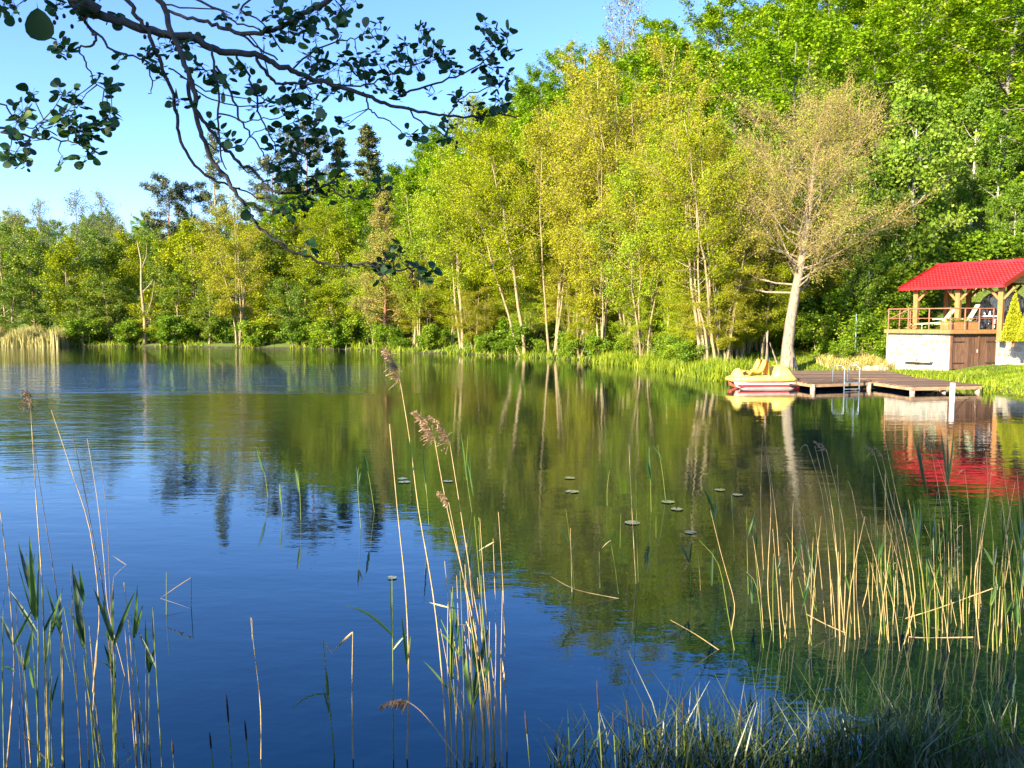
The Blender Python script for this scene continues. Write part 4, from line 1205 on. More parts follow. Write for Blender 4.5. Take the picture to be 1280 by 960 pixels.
# white mooring pole
mp_ = on(1190, 503)
pole = thing('mooring_pole', 'thick white mooring pole in the water before the dock corner', 'pole', (mp_.x, mp_.y, 0))
MB().tube([(0, 0, -1), (0, 0, 0.70)], 0.092, 12).obj('pole_shaft', M['pole_white'], pole, smooth=True)
MB().tube([(0, 0, 0.7), (0, 0, 0.735)], [0.10, 0.085], 12).obj('pole_cap', M['pole_white'], pole)
e_ = Vector((19.9, 34.0, 0.25))-Vector((mp_.x, mp_.y, 0))
chn = MB().tube([Vector((0, 0, 0.62)).lerp(e_, t_) + Vector((0, 0, -0.35*math.sin(math.pi*t_))) for t_ in np.linspace(0, 1, 9)], 0.012, 5)
chn.obj('chain', M['iron'], pole)

# ------------------------------------------------------------------ pedal boat
bo = thing('pedal_boat', 'red pedal boat with cream yellow deck moored at the dock', 'pedal boat', (11.45, 36.7, 0), R(4))
# the two floats
for sy in (-0.42, 0.42):
    m_ = MB()
    prof = [(-1.42, 0.10, 0.30, 0.10), (-1.30, 0.2, 0.08, 0.2), (-0.9, 0.24, -0.08, 0.24), (0.0, 0.25, -0.1, 0.25), (0.9, 0.25, -0.1, 0.25), (1.30, 0.24, -0.08, 0.24), (1.40, 0.20, 0.0, 0.2)]
    for (x, wt, zb, wb) in prof:
        m_.v += [(x, sy-wt, 0.36), (x, sy-wb*0.9, (0.36+zb)/2), (x, sy-wb*0.45, zb), (x, sy+wb*0.45, zb), (x, sy+wb*0.9, (0.36+zb)/2), (x, sy+wt, 0.36)]
    for j in range(len(prof)-1):
        for i in range(5): m_.f.append((j*6+i, (j+1)*6+i, (j+1)*6+i+1, j*6+i+1))
        m_.f.append((j*6+5, (j+1)*6+5, (j+1)*6, j*6))
    m_.f += [tuple(range(6)), tuple(range(len(prof)*6-6, len(prof)*6))[::-1]]
    m_.obj('hull', M['boat_pink'] if sy < 0 else M['boat_red'], bo, smooth=False)
    MB().box((-0.05, sy+(-0.253 if sy < 0 else 0.253), 0.155), (2.5, 0.02, 0.07)).obj('stripe', M['boat_scarlet'], bo)
MB().box((0.15, 0, 0.14), (2.2, 0.36, 0.36)).obj('hull_bridge', M['boat_red'], bo)
# deck shell with raised rim
def shell(secs, ny_, mat, name, par):
    m_ = MB()
    for (x, hw, zc, ze) in secs:
        for i in range(ny_+1):
            v_ = -1+2*i/ny_
            m_.v.append((x, hw*v_, ze+(zc-ze)*(1-abs(v_)**2.4)))
        m_.v += [(x, hw, 0.34), (x, -hw, 0.34)]
    k = ny_+3
    for j in range(len(secs)-1):
        for i in range(k): m_.f.append((j*k+i, j*k+(i+1) % k, (j+1)*k+(i+1) % k, (j+1)*k+i))
    m_.f += [tuple(range(k))[::-1], tuple(range((len(secs)-1)*k, len(secs)*k))]
    return m_.obj(name, M[mat], par, smooth=True)
shell([(-1.52, 0.45, 0.50, 0.42), (-1.4, 0.66, 0.56, 0.47), (-0.9, 0.74, 0.60, 0.52), (0.0, 0.76, 0.60, 0.54), (0.7, 0.76, 0.62, 0.54), (1.25, 0.72, 0.60, 0.50), (1.5, 0.55, 0.50, 0.44)], 10, 'boat_yellow', 'deck', bo)
# rear hood dome
shell([(0.30, 0.50, 0.66, 0.5), (0.42, 0.62, 0.90, 0.6), (0.62, 0.66, 1.04, 0.62), (0.9, 0.66, 1.06, 0.62), (1.15, 0.62, 0.96, 0.58), (1.38, 0.5, 0.74, 0.5), (1.46, 0.42, 0.56, 0.48)], 12, 'boat_yellow', 'hood', bo)
# bow hump and the moulded seats
shell([(-1.36, 0.30, 0.60, 0.52), (-1.22, 0.45, 0.86, 0.6), (-1.08, 0.48, 0.92, 0.62), (-0.98, 0.45, 0.80, 0.6), (-0.9, 0.4, 0.6, 0.55)], 10, 'boat_yellow', 'bow_fairing', bo)
for sy in (-0.36, 0.36):
    m_ = MB()
    sec = [(-0.72, 0.60), (-0.60, 0.74), (-0.30, 0.70), (-0.10, 0.78), (0.02, 1.05), (0.08, 1.24), (0.14, 1.26), (0.17, 1.05), (0.19, 0.60)]
    for (x, z) in sec:
        k_ = 0.72 if z > 1.2 else (0.92 if z > 1.0 else 1.0)
        for v_ in (-1, -0.6, 0, 0.6, 1):
            m_.v.append((x-(0.07*(abs(v_) == 1)), sy+0.29*k_*v_, z+(0.05 if abs(v_) == 1 else 0)-(0.03 if v_ == 0 else 0)))
    for j in range(len(sec)-1):
        for i in range(4): m_.f.append((j*5+i, j*5+i+1, (j+1)*5+i+1, (j+1)*5+i))
    m_.obj('seat', M['boat_seat'], bo, smooth=True)
MB().tube([(-0.55, 0, 0.6), (-0.55, 0, 0.9), (-0.45, 0, 1.0)], 0.025, 6).obj('steering_lever', M['iron'], bo)
for sy in (-0.36, 0.36):
    MB().tube([(-0.88, sy-0.2, 0.72), (-0.88, sy+0.2, 0.72)], 0.03, 6).bar((-0.95, sy-0.12, 0.78), (-0.81, sy-0.12, 0.66), 0.10, 0.03).bar((-0.81, sy+0.12, 0.78), (-0.95, sy+0.12, 0.66), 0.10, 0.03).obj('pedals', M['iron'], bo)
MB().tube([(1.05, -0.73, 0.18), (1.45, -0.73, 0.14)], [0.06, 0.05], 8).obj('fender', M['iron'], bo)
MB().box((1.45, -0.35, 0.17), (0.28, 0.4, 0.34)).obj('rudder_box', M['boat_scarlet'], bo)

# wooden stakes behind the boat
for k, (px, py, px2, py2, Y) in enumerate([(955, 456, 960, 413, 43.0), (962, 456, 958, 415, 43.2), (982, 452, 962, 428, 43.4)]):
    a = at(px, py, Y); a.z = gz(a.x, a.y)-0.15
    c = at(px2, py2, Y)
    lb = ['left upright pale wooden stake behind the pedal boat', 'right upright pale wooden stake behind the pedal boat', 'slanting pale wooden stake propped against the upright pair'][k]
    t = thing('wooden_stake', lb, 'stake', a, 0, 'wooden stakes behind the boat')
    MB().tube([(0, 0, 0), (c-a)*0.5+Vector((0.02, 0, 0)), c-a], [0.045, 0.04, 0.03], 6).obj('stake_pole', M['bark_pale'], t)
bp = at(1070, 410, 48)
tq = thing('thin_post', 'thin light blue post on the slope left of the railing', 'post', (bp.x, bp.y, gz(bp.x, bp.y)))
MB().tube([(0, 0, -0.2), (0, 0, max(0.8, 3.5-gz(bp.x, bp.y)))], 0.04, 6).obj('post_shaft', M['metal_blue'], tq)

# ------------------------------------------------------------------ lily pads
for k, (px, py, wd, lb) in enumerate([
    (712, 598, 20, 'faint lily pad left of the others in mid lake'), (715, 615, 26, 'long faint lily pad below the leftmost one'),
    (790, 654, 28, 'bluish lily pad crossed by two slim reeds'), (835, 628, 24, 'lily pad below the small lone reeds'), (846, 637, 22, 'lily pad just below another near the lone reeds'),
    (863, 666, 22, 'lily pad beside the bent dry stalk'), (900, 613, 20, 'pale lily pad lying farthest out on the right'), (922, 619, 18, 'small pale lily pad right of a larger one'),
    (505, 603, 22, 'dark lily pad behind the tall plumed reed'), (503, 599, 18, 'dark lily pad touching another behind the plumed reed'), (560, 602, 18, 'dark lily pad between the plumed reeds'), (490, 723, 18, 'dark lily pad beside the tall bare reed')]):
    p = on(px, py)
    rr = wd/1000*p.y/2*0.7
    t = thing('lily_pad', lb, 'lily pad', (p.x, p.y, 0.006), rnd.uniform(0, 6), 'lily pads on the water')
    m_ = MB()
    m_.v = [(0, 0, 0.004)] + [(rr*math.cos(a)*rnd.uniform(0.92, 1.05), rr*math.sin(a)*rnd.uniform(0.92, 1.05), 0.004+0.006*rnd.random()) for a in np.linspace(0.2, 6.1, 16)]
    m_.f = [(0, i, i+1) for i in range(1, 16)]
    m_.obj('pad', M['lily'], t)

# ------------------------------------------------------------------ reeds standing in the water
def plume_mesh(base, dirn, L, droop, n_, seed):
    r = np.random.RandomState(seed)
    V = []
    base, dirn = np.array(base), np.array(dirn)
    out = np.array([droop[0], droop[1], droop[2]])
    quads = []
    for i in range(n_):
        t = r.uniform(0, 1)
        b_ = base + dirn*L*t + out*L*0.55*t*t
        d = dirn*0.5 + out*0.9 + r.normal(0, 0.38, 3)
        d /= np.linalg.norm(d)
        l_ = L*r.uniform(0.18, 0.42)*(1.1-0.6*t)
        mid = b_ + d*l_*0.5
        tip = mid + (d + np.array([0, 0, -0.5]))*l_*0.5
        sd = np.cross(d, r.normal(size=3)); sd = sd/np.linalg.norm(sd)*0.0016
        quads += [b_-sd, b_+sd, mid+sd, mid-sd, mid-sd*2.2, mid+sd*2.2, tip+sd*1.2, tip-sd*1.2]
        # spikelets
        for q in range(3):
            c = mid + (tip-mid)*r.uniform(-0.6, 1) + r.normal(0, 0.003, 3)
            e = unit(d + r.normal(0, 0.5, 3))*0.011
            s2 = unit(np.cross(e, r.normal(size=3)))*0.003
            quads += [c-e*0.5, c+s2, c+e*0.5, c-s2]
    return np_mesh('plume', np.array(quads), len(quads)//4, r.uniform(0, 1, len(quads)//4))
REEDN = [0]
def smooth_path(P, n_=3):
    P = [Vector(p) for p in P]
    if len(P) < 3: return P
    out = []
    for i in range(len(P)-1):
        p0, p1, p2, p3 = P[max(i-1, 0)], P[i], P[i+1], P[min(i+2, len(P)-1)]
        for k in range(n_):
            t = k/n_
            out.append(0.5*((2*p1)+(p2-p0)*t+(2*p0-5*p1+4*p2-p3)*t*t+(3*p1-p0-3*p2+p3)*t**3))
    return out + [P[-1]]
def blade_obj(base, tip, wid, parent, sag=0.0, mat='blade', seed=0, bow=0.0):
    b_, t_ = Vector(base), Vector(tip)
    mid = (b_+t_)/2 + Vector((bow, 0, sag))
    pts = [b_*(1-s)**2 + mid*2*s*(1-s) + t_*s*s for s in (0, 0.12, 0.3, 0.5, 0.7, 0.86, 1.0)]
    wv = [wid*k for k in (0.45, 0.85, 1.0, 0.9, 0.65, 0.35, 0.04)]
    a = rnd.uniform(-0.8, 0.8)
    side = Vector((math.cos(a), math.sin(a), 0.25*math.sin(3*a)))
    MB().ribbon(pts, wv, side, 0.35).obj('leaf', M[mat], parent)
def reed(pix, label, group, Y=None, kind='dry', r0=0.0042, leaves=(), plume=None, lean=0.0, top=0.45):
    """pix: (px,py) from the top down to the base; base pixel on the water unless Y is given"""
    bx, by = pix[-1]
    if Y is None:
        b_ = on(bx, by)
        Y = b_.y
    n_ = len(pix)
    pts = []
    tt_ = at(pix[0][0], pix[0][1], Y)
    for i, (px, py) in enumerate(pix):
        h = at(px, py, Y)
        f = (by-py)/max(1, by-pix[0][1])
        pts.append(at(px, py, Y+lean*f))
    pts = pts[::-1]
    base = pts[0].copy()
    if base.z > -0.05:
        dz_ = base.z + 0.25
        pts.insert(0, base + (base-pts[1]).normalized()*0.28)
    root = Vector((base.x, base.y, base.z))
    t = thing('reed', label, 'reed', root, 0, group)
    pl_ = [p-root for p in smooth_path(pts)]
    k = len(pl_)
    rad = [r0*(1-(1-top)*i/(k-1)) for i in range(k)]
    MB().tube(pl_, rad, 5).obj('stem', M[{'dry': 'reed_dry', 'green': 'reed_green', 'grey': 'reed_grey'}[kind]], t)
    for L in leaves:
        (b0, b1), (t0, t1) = L[0], L[1]
        wd = L[2] if len(L) > 2 else 0.011
        mt = L[3] if len(L) > 3 else 'blade'
        fb = (by-b1)/max(1, by-pix[0][1])
        yb = Y+lean*min(1.2, fb)
        tb_ = at(t0, t1, yb+rnd.uniform(-0.12, 0.12))-root
        blade_obj(at(b0, b1, yb)-root, tb_, wd, t, sag=L[4] if len(L) > 4 else 0.02, mat=mt, bow=rnd.uniform(-0.01, 0.01))
    if plume:
        (d0, d1), L, n2 = plume
        tip = pl_[-1]
        dirn = (pl_[-1]-pl_[-3]).normalized()
        link('plume', plume_mesh(tip-dirn*0.02, dirn, L, (d0, 0.0, d1), n2, REEDN[0]), M['plume'], t)
    REEDN[0] += 1
    return t
GL, GC, GR, GM = 'reeds at the lower left', 'reeds in the middle clump', 'reeds in the right-hand stand', 'small lone reeds in mid lake'
# lower left
reed([(38, 505), (45, 620), (52, 720), (58, 860), (60, 975)], 'tall dry reed with a small tan plume at the lower left', GL, 5.3, 'dry', 0.0055, plume=((-0.35, -0.75), 0.18, 60))
reed([(42, 552), (58, 660), (70, 735), (78, 810), (80, 970)], 'dark slanting stem right of the small-plumed reed', GL, 5.3, 'grey', 0.0042)
reed([(0, 638), (8, 700), (16, 790), (17, 850), (8, 965)], 'dry reed at the very left edge', GL, 5.2, 'dry', 0.0062)
reed([(64, 512), (90, 590), (113, 665), (124, 760), (120, 815), (115, 880)], 'long leaning reed with tiny dark tip left of the fan of leaves', GL, 6.3, 'dry', 0.0055)
reed([(91, 545), (105, 610), (118, 680), (131, 750), (140, 860), (142, 960)], 'dark grey stem leaning left above the fan of leaves', GL, 5.5, 'grey', 0.0048)
reed([(109, 548), (121, 620), (130, 700), (135, 760), (150, 820)], 'thin tan stem leaning left above the fan of leaves', GL, 6.6, 'dry', 0.004)
reed([(126, 578), (134, 650), (137, 735), (140, 790)], 'thin dark stem nearest the folded stalk', GL, 6.9, 'grey', 0.004)
reed([(155, 728), (162, 790), (166, 850), (170, 920), (172, 970)], 'brown broken stem right of the fan of leaves', GL, 5.5, 'dry', 0.005)
reed([(158, 706), (147, 716), (141, 730), (140, 800)], 'folded stalk with a sharp kink above the fan of leaves', GL, 6.9, 'grey', 0.0038, leaves=[((158, 706), (140, 694), 0.004, 'blade_dry', 0.0)])
reed([(46, 760), (48, 800), (47, 870), (48, 970)], 'green reed with a tuft of dark upright leaves at the lower left', GL, 5.2, 'green', 0.006,
     leaves=[((45, 775), (37, 668), 0.016), ((43, 772), (33, 690), 0.014), ((42, 770), (22, 703), 0.013), ((48, 775), (49, 677), 0.014), ((46, 790), (12, 738), 0.010), ((46, 800), (20, 755), 0.010), ((48, 880), (30, 800), 0.010)])
reed([(52, 720), (55, 800), (57, 880), (58, 970)], 'yellow-green stem beside the dark-leaved tuft', GL, 5.1, 'green', 0.006, leaves=[((55, 790), (70, 760), 0.008), ((57, 830), (63, 775), 0.01)])
reed([(104, 808), (108, 850), (116, 900), (126, 970)], 'green reed with one broad blade standing upright', GL, 5.2, 'green', 0.0055, leaves=[((105, 810), (90, 703), 0.022), ((104, 805), (84, 752), 0.012)])
reed([(142, 800), (143, 860), (144, 970)], 'green reed ending in a fan of three dark blades', GL, 5.2, 'green', 0.006, leaves=[((142, 802), (117, 735), 0.014), ((142, 804), (142, 725), 0.018), ((143, 806), (170, 737), 0.014), ((141, 838), (124, 826), 0.006)])
reed([(137, 790), (140, 850), (143, 970)], 'second stem inside the fan-leaved reed', GL, 5.25, 'green', 0.005, leaves=[((138, 800), (128, 745), 0.010)])
reed([(191, 758), (196, 850), (200, 915), (203, 970)], 'thin green reed with a single blade pointing up left', GL, 5.2, 'green', 0.0045, leaves=[((195, 836), (173, 790), 0.011), ((194, 820), (191, 756), 0.008)])
reed([(20, 755), (24, 830), (30, 900), (33, 970)], 'dark stem leaning at the left edge', GL, 5.1, 'grey', 0.004, leaves=[((16, 805), (0, 770), 0.012), ((17, 806), (40, 762), 0.010), ((18, 840), (0, 833), 0.008)])
reed([(80, 760), (90, 820), (98, 890), (98, 925)], 'yellowish stem with light green sheath at the lower left', GL, 5.7, 'green', 0.005, leaves=[((42, 860), (35, 812), 0.012), ((88, 840), (64, 745), 0.007)])
reed([(65, 845), (64, 900), (66, 965)], 'short pale green sprout in the lower left clump', GL, 5.2, 'green', 0.005, leaves=[((64, 880), (74, 840), 0.006), ((64, 890), (60, 850), 0.008)])
reed([(78, 790), (78, 860), (78, 960)], 'straight brownish stem in the lower left clump', GL, 5.3, 'dry', 0.005)
reed([(5, 740), (3, 830), (5, 950)], 'green stem cut by the left edge', GL, 5.1, 'green', 0.005)
reed([(122, 800), (118, 860), (115, 905)], 'broken tan stem ending at the water in the lower left', GL, 6.0, 'dry', 0.005)
reed([(27, 915), (45, 935), (72, 965)], 'dark dead leaf stem bent over at the bottom left', GL, 5.1, 'grey', 0.006)
reed([(239, 722), (239, 760)], 'thin upright twig of the triangle-shaped folded stalk', GL, None, 'grey', 0.006, leaves=[((239, 722), (200, 748), 0.006, 'blade_dry', 0.0), ((200, 748), (239, 761), 0.005, 'blade_dry', 0.0)])
reed([(208, 715), (208, 768)], 'thin green twig left of the triangle-shaped stalk', GL, None, 'green', 0.005)
# middle, single ones
reed([(313, 772), (320, 830), (326, 890), (326, 970)], 'single dry stem with looped tip, alone in the blue water', GC, 5.3, 'dry', 0.005, leaves=[((314, 772), (315, 800), 0.004, 'blade_dry', 0.05)])
reed([(441, 790), (440, 870), (442, 970)], 'single dry stem with broken tip folded left', GC, 5.3, 'dry', 0.0055, leaves=[((441, 790), (415, 816), 0.008, 'blade_dry', 0.0), ((415, 816), (402, 798), 0.005, 'blade_dry', 0.0)])
reed([(404, 800), (408, 850), (413, 893), (420, 970)], 'green reed with blade drooping left, alone in the blue water', GC, 5.3, 'green', 0.005, leaves=[((410, 875), (406, 830), 0.010), ((411, 868), (362, 889), 0.008, 'blade', 0.09), ((414, 895), (404, 860), 0.012)])
reed([(487, 530), (497, 640), (507, 740), (511, 850), (508, 970)], 'tall bare dry stem left of the tallest plumed reed', GC, 5.3, 'dry', 0.0062, leaves=[((509, 830), (502, 770), 0.012), ((510, 840), (513, 795), 0.01)])
reed([(500, 475), (513, 555), (523, 635), (541, 740), (553, 850), (560, 970)], 'tallest reed, its feathery plume reaching the far shore', GC, 5.2, 'dry', 0.0062, plume=((-0.45, -0.1), 0.24, 150), leaves=[((515, 590), (512, 545), 0.006)])
reed([(543, 548), (560, 640), (584, 740), (605, 850), (617, 970)], 'dry reed with tan plume nodding left, second tallest', GC, 5.2, 'dry', 0.006, plume=((-0.75, -0.25), 0.22, 170))
reed([(562, 552), (576, 640), (590, 730), (611, 850), (621, 970)], 'dry reed with plume arching left, just right of the second tallest', GC, 5.25, 'dry', 0.0055, plume=((-0.85, -0.2), 0.21, 130))
reed([(561, 628), (571, 680), (586, 760), (600, 860), (607, 970)], 'dry reed with the lowest small nodding plume', GC, 5.15, 'dry', 0.0045, plume=((-0.7, -0.55), 0.12, 90))
reed([(623, 640), (629, 740), (632, 850), (634, 950)], 'thin bare stem at the right side of the middle clump', GC, 5.4, 'dry', 0.0048, leaves=[((632, 860), (628, 826), 0.007, 'blade_dry', 0.0)])
reed([(490, 722), (491, 830), (492, 970)], 'green reed with long blade arching left', GC, 5.3, 'green', 0.0048, leaves=[((491, 795), (431, 758), 0.010, 'blade', 0.10), ((491, 812), (509, 793), 0.008), ((491, 800), (488, 720), 0.006)])
reed([(565, 740), (563, 800), (564, 970)], 'green reed with several short blades in the middle clump', GC, 5.2, 'green', 0.006, leaves=[((564, 850), (565, 770), 0.016), ((563, 800), (548, 768), 0.007), ((563, 866), (529, 826), 0.008), ((577, 820), (562, 735), 0.012), ((575, 820), (547, 788), 0.009)])
reed([(590, 800), (592, 870), (585, 970)], 'green reed with broad dark blades in the middle clump', GC, 5.2, 'green', 0.006, leaves=[((588, 880), (578, 800), 0.016), ((592, 870), (612, 780), 0.018), ((590, 885), (606, 840), 0.016), ((596, 840), (590, 770), 0.014), ((605, 850), (615, 810), 0.01)])
reed([(508, 876), (525, 888), (548, 915), (580, 962)], 'drooping reed with greyish plume low in the middle clump', GC, 5.1, 'dry', 0.005, plume=((-0.55, -1.3), 0.16, 150))
_r = np.random.RandomState(21)
for k in range(20):
    bx = 568 + k*3.1 + _r.uniform(-3, 3)
    tx = bx - _r.uniform(-6, 34)
    ty = _r.uniform(640, 800)
    kd = 'green' if k % 4 == 1 else 'dry'
    pix = [(tx, ty), (tx+(bx-tx)*0.45+_r.uniform(-3, 3), ty+(970-ty)*0.4), (bx-2, 900), (bx, 970)]
    lv = [((tx+1, ty+4), (tx+_r.uniform(-35, 20), ty+_r.uniform(-4, 25)), 0.005, 'blade_dry', 0.0)] if k % 4 == 0 else []
    reed(pix, ('%s %s %s' % ('tall' if ty < 690 else 'middling' if ty < 750 else 'short', 'dry' if kd == 'dry' else 'green', 'stem leaning left' if tx-bx < -12 else 'stem nearly upright')) + (' at the left side' if bx < 590 else ' in the heart' if bx < 612 else ' at the right side') + ' of the middle clump', GC, 5.2+_r.uniform(-0.15, 0.2), kd, 0.0045, leaves=lv)
for k in range(16):
    bx = _r.uniform(5, 190)
    ln_ = _r.uniform(-22, 4)
    ty = _r.uniform(700, 860)
    kd = ('green', 'dry', 'grey', 'green')[k % 4]
    lv = [((bx+ln_*0.8, ty+30), (bx+ln_+_r.uniform(-24, 18), ty-_r.uniform(0, 40)), 0.012) for q in range(2)] if kd == 'green' else []
    reed([(bx+ln_, ty), (bx+ln_*0.5, (ty+970)/2), (bx, 970)], ('green-leaved reed' if kd == 'green' else 'thin dry stem' if kd == 'dry' else 'dark dead stem') + (' near the left edge' if bx < 60 else ' among the broad blades' if bx < 120 else ' right of the fan of leaves') + (', low' if ty > 790 else ', taller') + ' in the lower left clump', GL, 5.2+_r.uniform(-0.15, 0.5), kd, 0.0045, leaves=lv)
# small ones farther out
for k, (pix, kd, lv, lb) in enumerate([
    ([(323, 560), (331, 592), (335, 622)], 'green', [((330, 590), (320, 558), 0.03)], 'green reed tip farthest left of the small lone reeds'),
    ([(350, 605), (353, 645)], 'green', [((352, 630), (349, 604), 0.02)], 'short green reed next to the farthest left one'),
    ([(372, 588), (375, 620), (376, 650)], 'green', [((374, 615), (369, 585), 0.02)], 'small green reed in the dark reflection edge'),
    ([(448, 585), (447, 605), (451, 660)], 'green', [((447, 610), (445, 582), 0.018), ((447, 610), (451, 590), 0.018)], 'small green reed left of the bare tall stem'),
    ([(455, 568), (462, 600), (468, 640)], 'green', [((460, 590), (455, 566), 0.02)], 'slanting small green reed left of the bare tall stem'),
    ([(585, 545), (583, 590), (590, 640)], 'green', [((583, 600), (576, 540), 0.018), ((588, 600), (586, 560), 0.016), ((592, 620), (584, 575), 0.014)], 'green reed with upright blades right of the plumes'),
    ([(530, 575), (533, 610), (536, 655)], 'green', [((532, 605), (528, 560), 0.012), ((534, 620), (530, 585), 0.012)], 'green reed seen between the plumed stems'),
    ([(762, 588), (759, 610), (759, 632)], 'green', [], 'tiny green shoot left of the tall slim pair'),
    ([(786, 555), (790, 640), (795, 730)], 'dry', [], 'tall slim stem of a pair in mid lake'),
    ([(795, 600), (796, 660), (798, 728)], 'green', [], 'lower slim stem of a pair in mid lake'),
    ([(812, 560), (813, 600), (814, 640)], 'green', [((813, 600), (806, 575), 0.02), ((813, 605), (811, 555), 0.016)], 'green reed above the lily pads'),
    ([(822, 556), (828, 590), (832, 625)], 'green', [((828, 575), (815, 556), 0.014)], 'curved green reed above the lily pads'),
    ([(707, 635), (713, 680), (718, 735)], 'green', [((712, 680), (697, 652), 0.009), ((713, 690), (720, 676), 0.007)], 'green reed with forked tip at the blue water edge'),
    ([(713, 660), (715, 740)], 'dry', [], 'short stem beside the fork-tipped reed'),
    ([(763, 675), (769, 710), (773, 742)], 'green', [((764, 675), (752, 686), 0.006, 'blade_dry', 0.03)], 'green reed with hooked dry tip'),
    ([(749, 690), (750, 735)], 'green', [], 'short green stem left of the hook-tipped reed'),
    ([(776, 642), (775, 685)], 'green', [], 'short green stem above the hook-tipped reed'),
    ([(820, 645), (820, 672)], 'green', [], 'tiny stem among the lily pads'),
    ([(688, 720), (720, 737), (772, 748)], 'dry', [], 'fallen dry stalk lying toward the hook-tipped reed'),
    ([(838, 775), (868, 792), (898, 812)], 'dry', [], 'fallen pale stalk at the left of the right-hand stand')]):
    reed(pix, lb, GM, None if k < 18 else on(*pix[-1]).y, kd, 0.006, leaves=lv)
# right-hand stand, traced stems
def t6(P): return [(840+x/3.43, 540+y/3.43) for x, y in P]
def t7(P): return [(1060+x/3.43, 540+y/3.43) for x, y in P]
RS = [
    (t6([(388, 0), (380, 300), (392, 590)]), 'dry'), (t6([(405, 105), (425, 300), (410, 650), (428, 850)]), 'dry'), (t6([(412, 110), (450, 400), (470, 750), (492, 885)]), 'dry'),
    (t6([(540, 245), (518, 330), (518, 700), (532, 880)]), 'dry'), (t6([(578, 55), (640, 250), (670, 500), (690, 830)]), 'dry'), (t6([(612, 60), (670, 300), (710, 560), (740, 870)]), 'dry'),
    (t6([(640, 70), (690, 350), (715, 650), (720, 890)]), 'dry'), (t6([(662, 75), (720, 320), (745, 520), (735, 850)]), 'dry'), (t6([(165, 335), (205, 500), (235, 610), (268, 740), (255, 850)]), 'dry'),
    (t6([(118, 465), (200, 570), (240, 780), (268, 935)]), 'green'), (t6([(170, 210), (190, 400), (200, 640)]), 'green'), (t6([(255, 270), (262, 400), (268, 555)]), 'green'),
    (t6([(318, 600), (365, 670), (392, 925)]), 'green'), (t6([(320, 325), (322, 500), (327, 695)]), 'green'), (t6([(348, 400), (360, 560), (370, 680)]), 'green'), (t6([(435, 520), (432, 700), (435, 900)]), 'green'),
    (t6([(490, 435), (560, 580), (615, 760)]), 'green'), (t6([(540, 620), (570, 740), (598, 915)]), 'green'), (t6([(600, 480), (610, 640), (620, 770)]), 'green'), (t6([(70, 480), (78, 600), (80, 685)]), 'green'), (t6([(110, 520), (118, 600), (122, 680)]), 'dry'),
    (t7([(0, 210), (20, 265), (42, 420), (35, 640), (50, 880)]), 'dry'), (t7([(110, 85), (150, 220), (215, 480), (265, 790)]), 'dry'), (t7([(145, 95), (190, 300), (240, 480), (290, 840)]), 'dry'), (t7([(160, 40), (210, 280), (245, 430), (288, 700), (240, 910)]), 'dry'),
    (t7([(115, 340), (140, 560), (158, 890)]), 'green'), (t7([(160, 180), (160, 600), (175, 905)]), 'dry'), (t7([(175, 510), (185, 640), (195, 765)]), 'green'), (t7([(355, 60), (400, 330), (415, 560), (402, 820)]), 'dry'), (t7([(385, 120), (440, 340), (442, 820)]), 'dry'),
    (t7([(405, 130), (450, 380), (460, 640)]), 'dry'), (t7([(500, 160), (530, 480), (518, 780)]), 'dry'), (t7([(590, 85), (600, 250), (560, 520), (550, 800)]), 'dry'), (t7([(615, 170), (580, 440), (542, 640), (565, 930)]), 'dry'), (t7([(665, 150), (700, 380), (730, 560), (760, 790)]), 'dry'),
    (t7([(725, 170), (740, 400), (748, 700)]), 'dry'), (t7([(335, 480), (338, 640), (348, 860)]), 'green'), (t7([(350, 480), (370, 640), (385, 880)]), 'green'), (t7([(312, 300), (318, 640)]), 'green'), (t7([(470, 300), (470, 560), (485, 810)]), 'dry'), (t7([(490, 400), (492, 640), (495, 820)]), 'dry'),
    (t7([(510, 620), (508, 800), (512, 930)]), 'green'), (t7([(640, 560), (632, 760), (640, 945)]), 'green'), (t7([(620, 400), (625, 700), (622, 930)]), 'green'), (t7([(668, 700), (678, 830), (686, 950)]), 'green'), (t7([(735, 740), (725, 860), (718, 935)]), 'green'), (t7([(60, 480), (88, 560), (85, 660), (62, 750)]), 'dry'),
    (t7([(28, 420), (25, 650), (30, 890)]), 'dry'), (t7([(10, 600), (8, 880)]), 'green'), (t7([(208, 560), (215, 720)]), 'dry'), (t7([(230, 540), (245, 740)]), 'dry'), (t7([(560, 350), (545, 600), (540, 760)]), 'dry'), (t7([(580, 430), (565, 620), (560, 800)]), 'dry'),
    (t7([(705, 480), (705, 670)]), 'green'), (t7([(440, 420), (438, 640), (440, 820)]), 'green'),
]
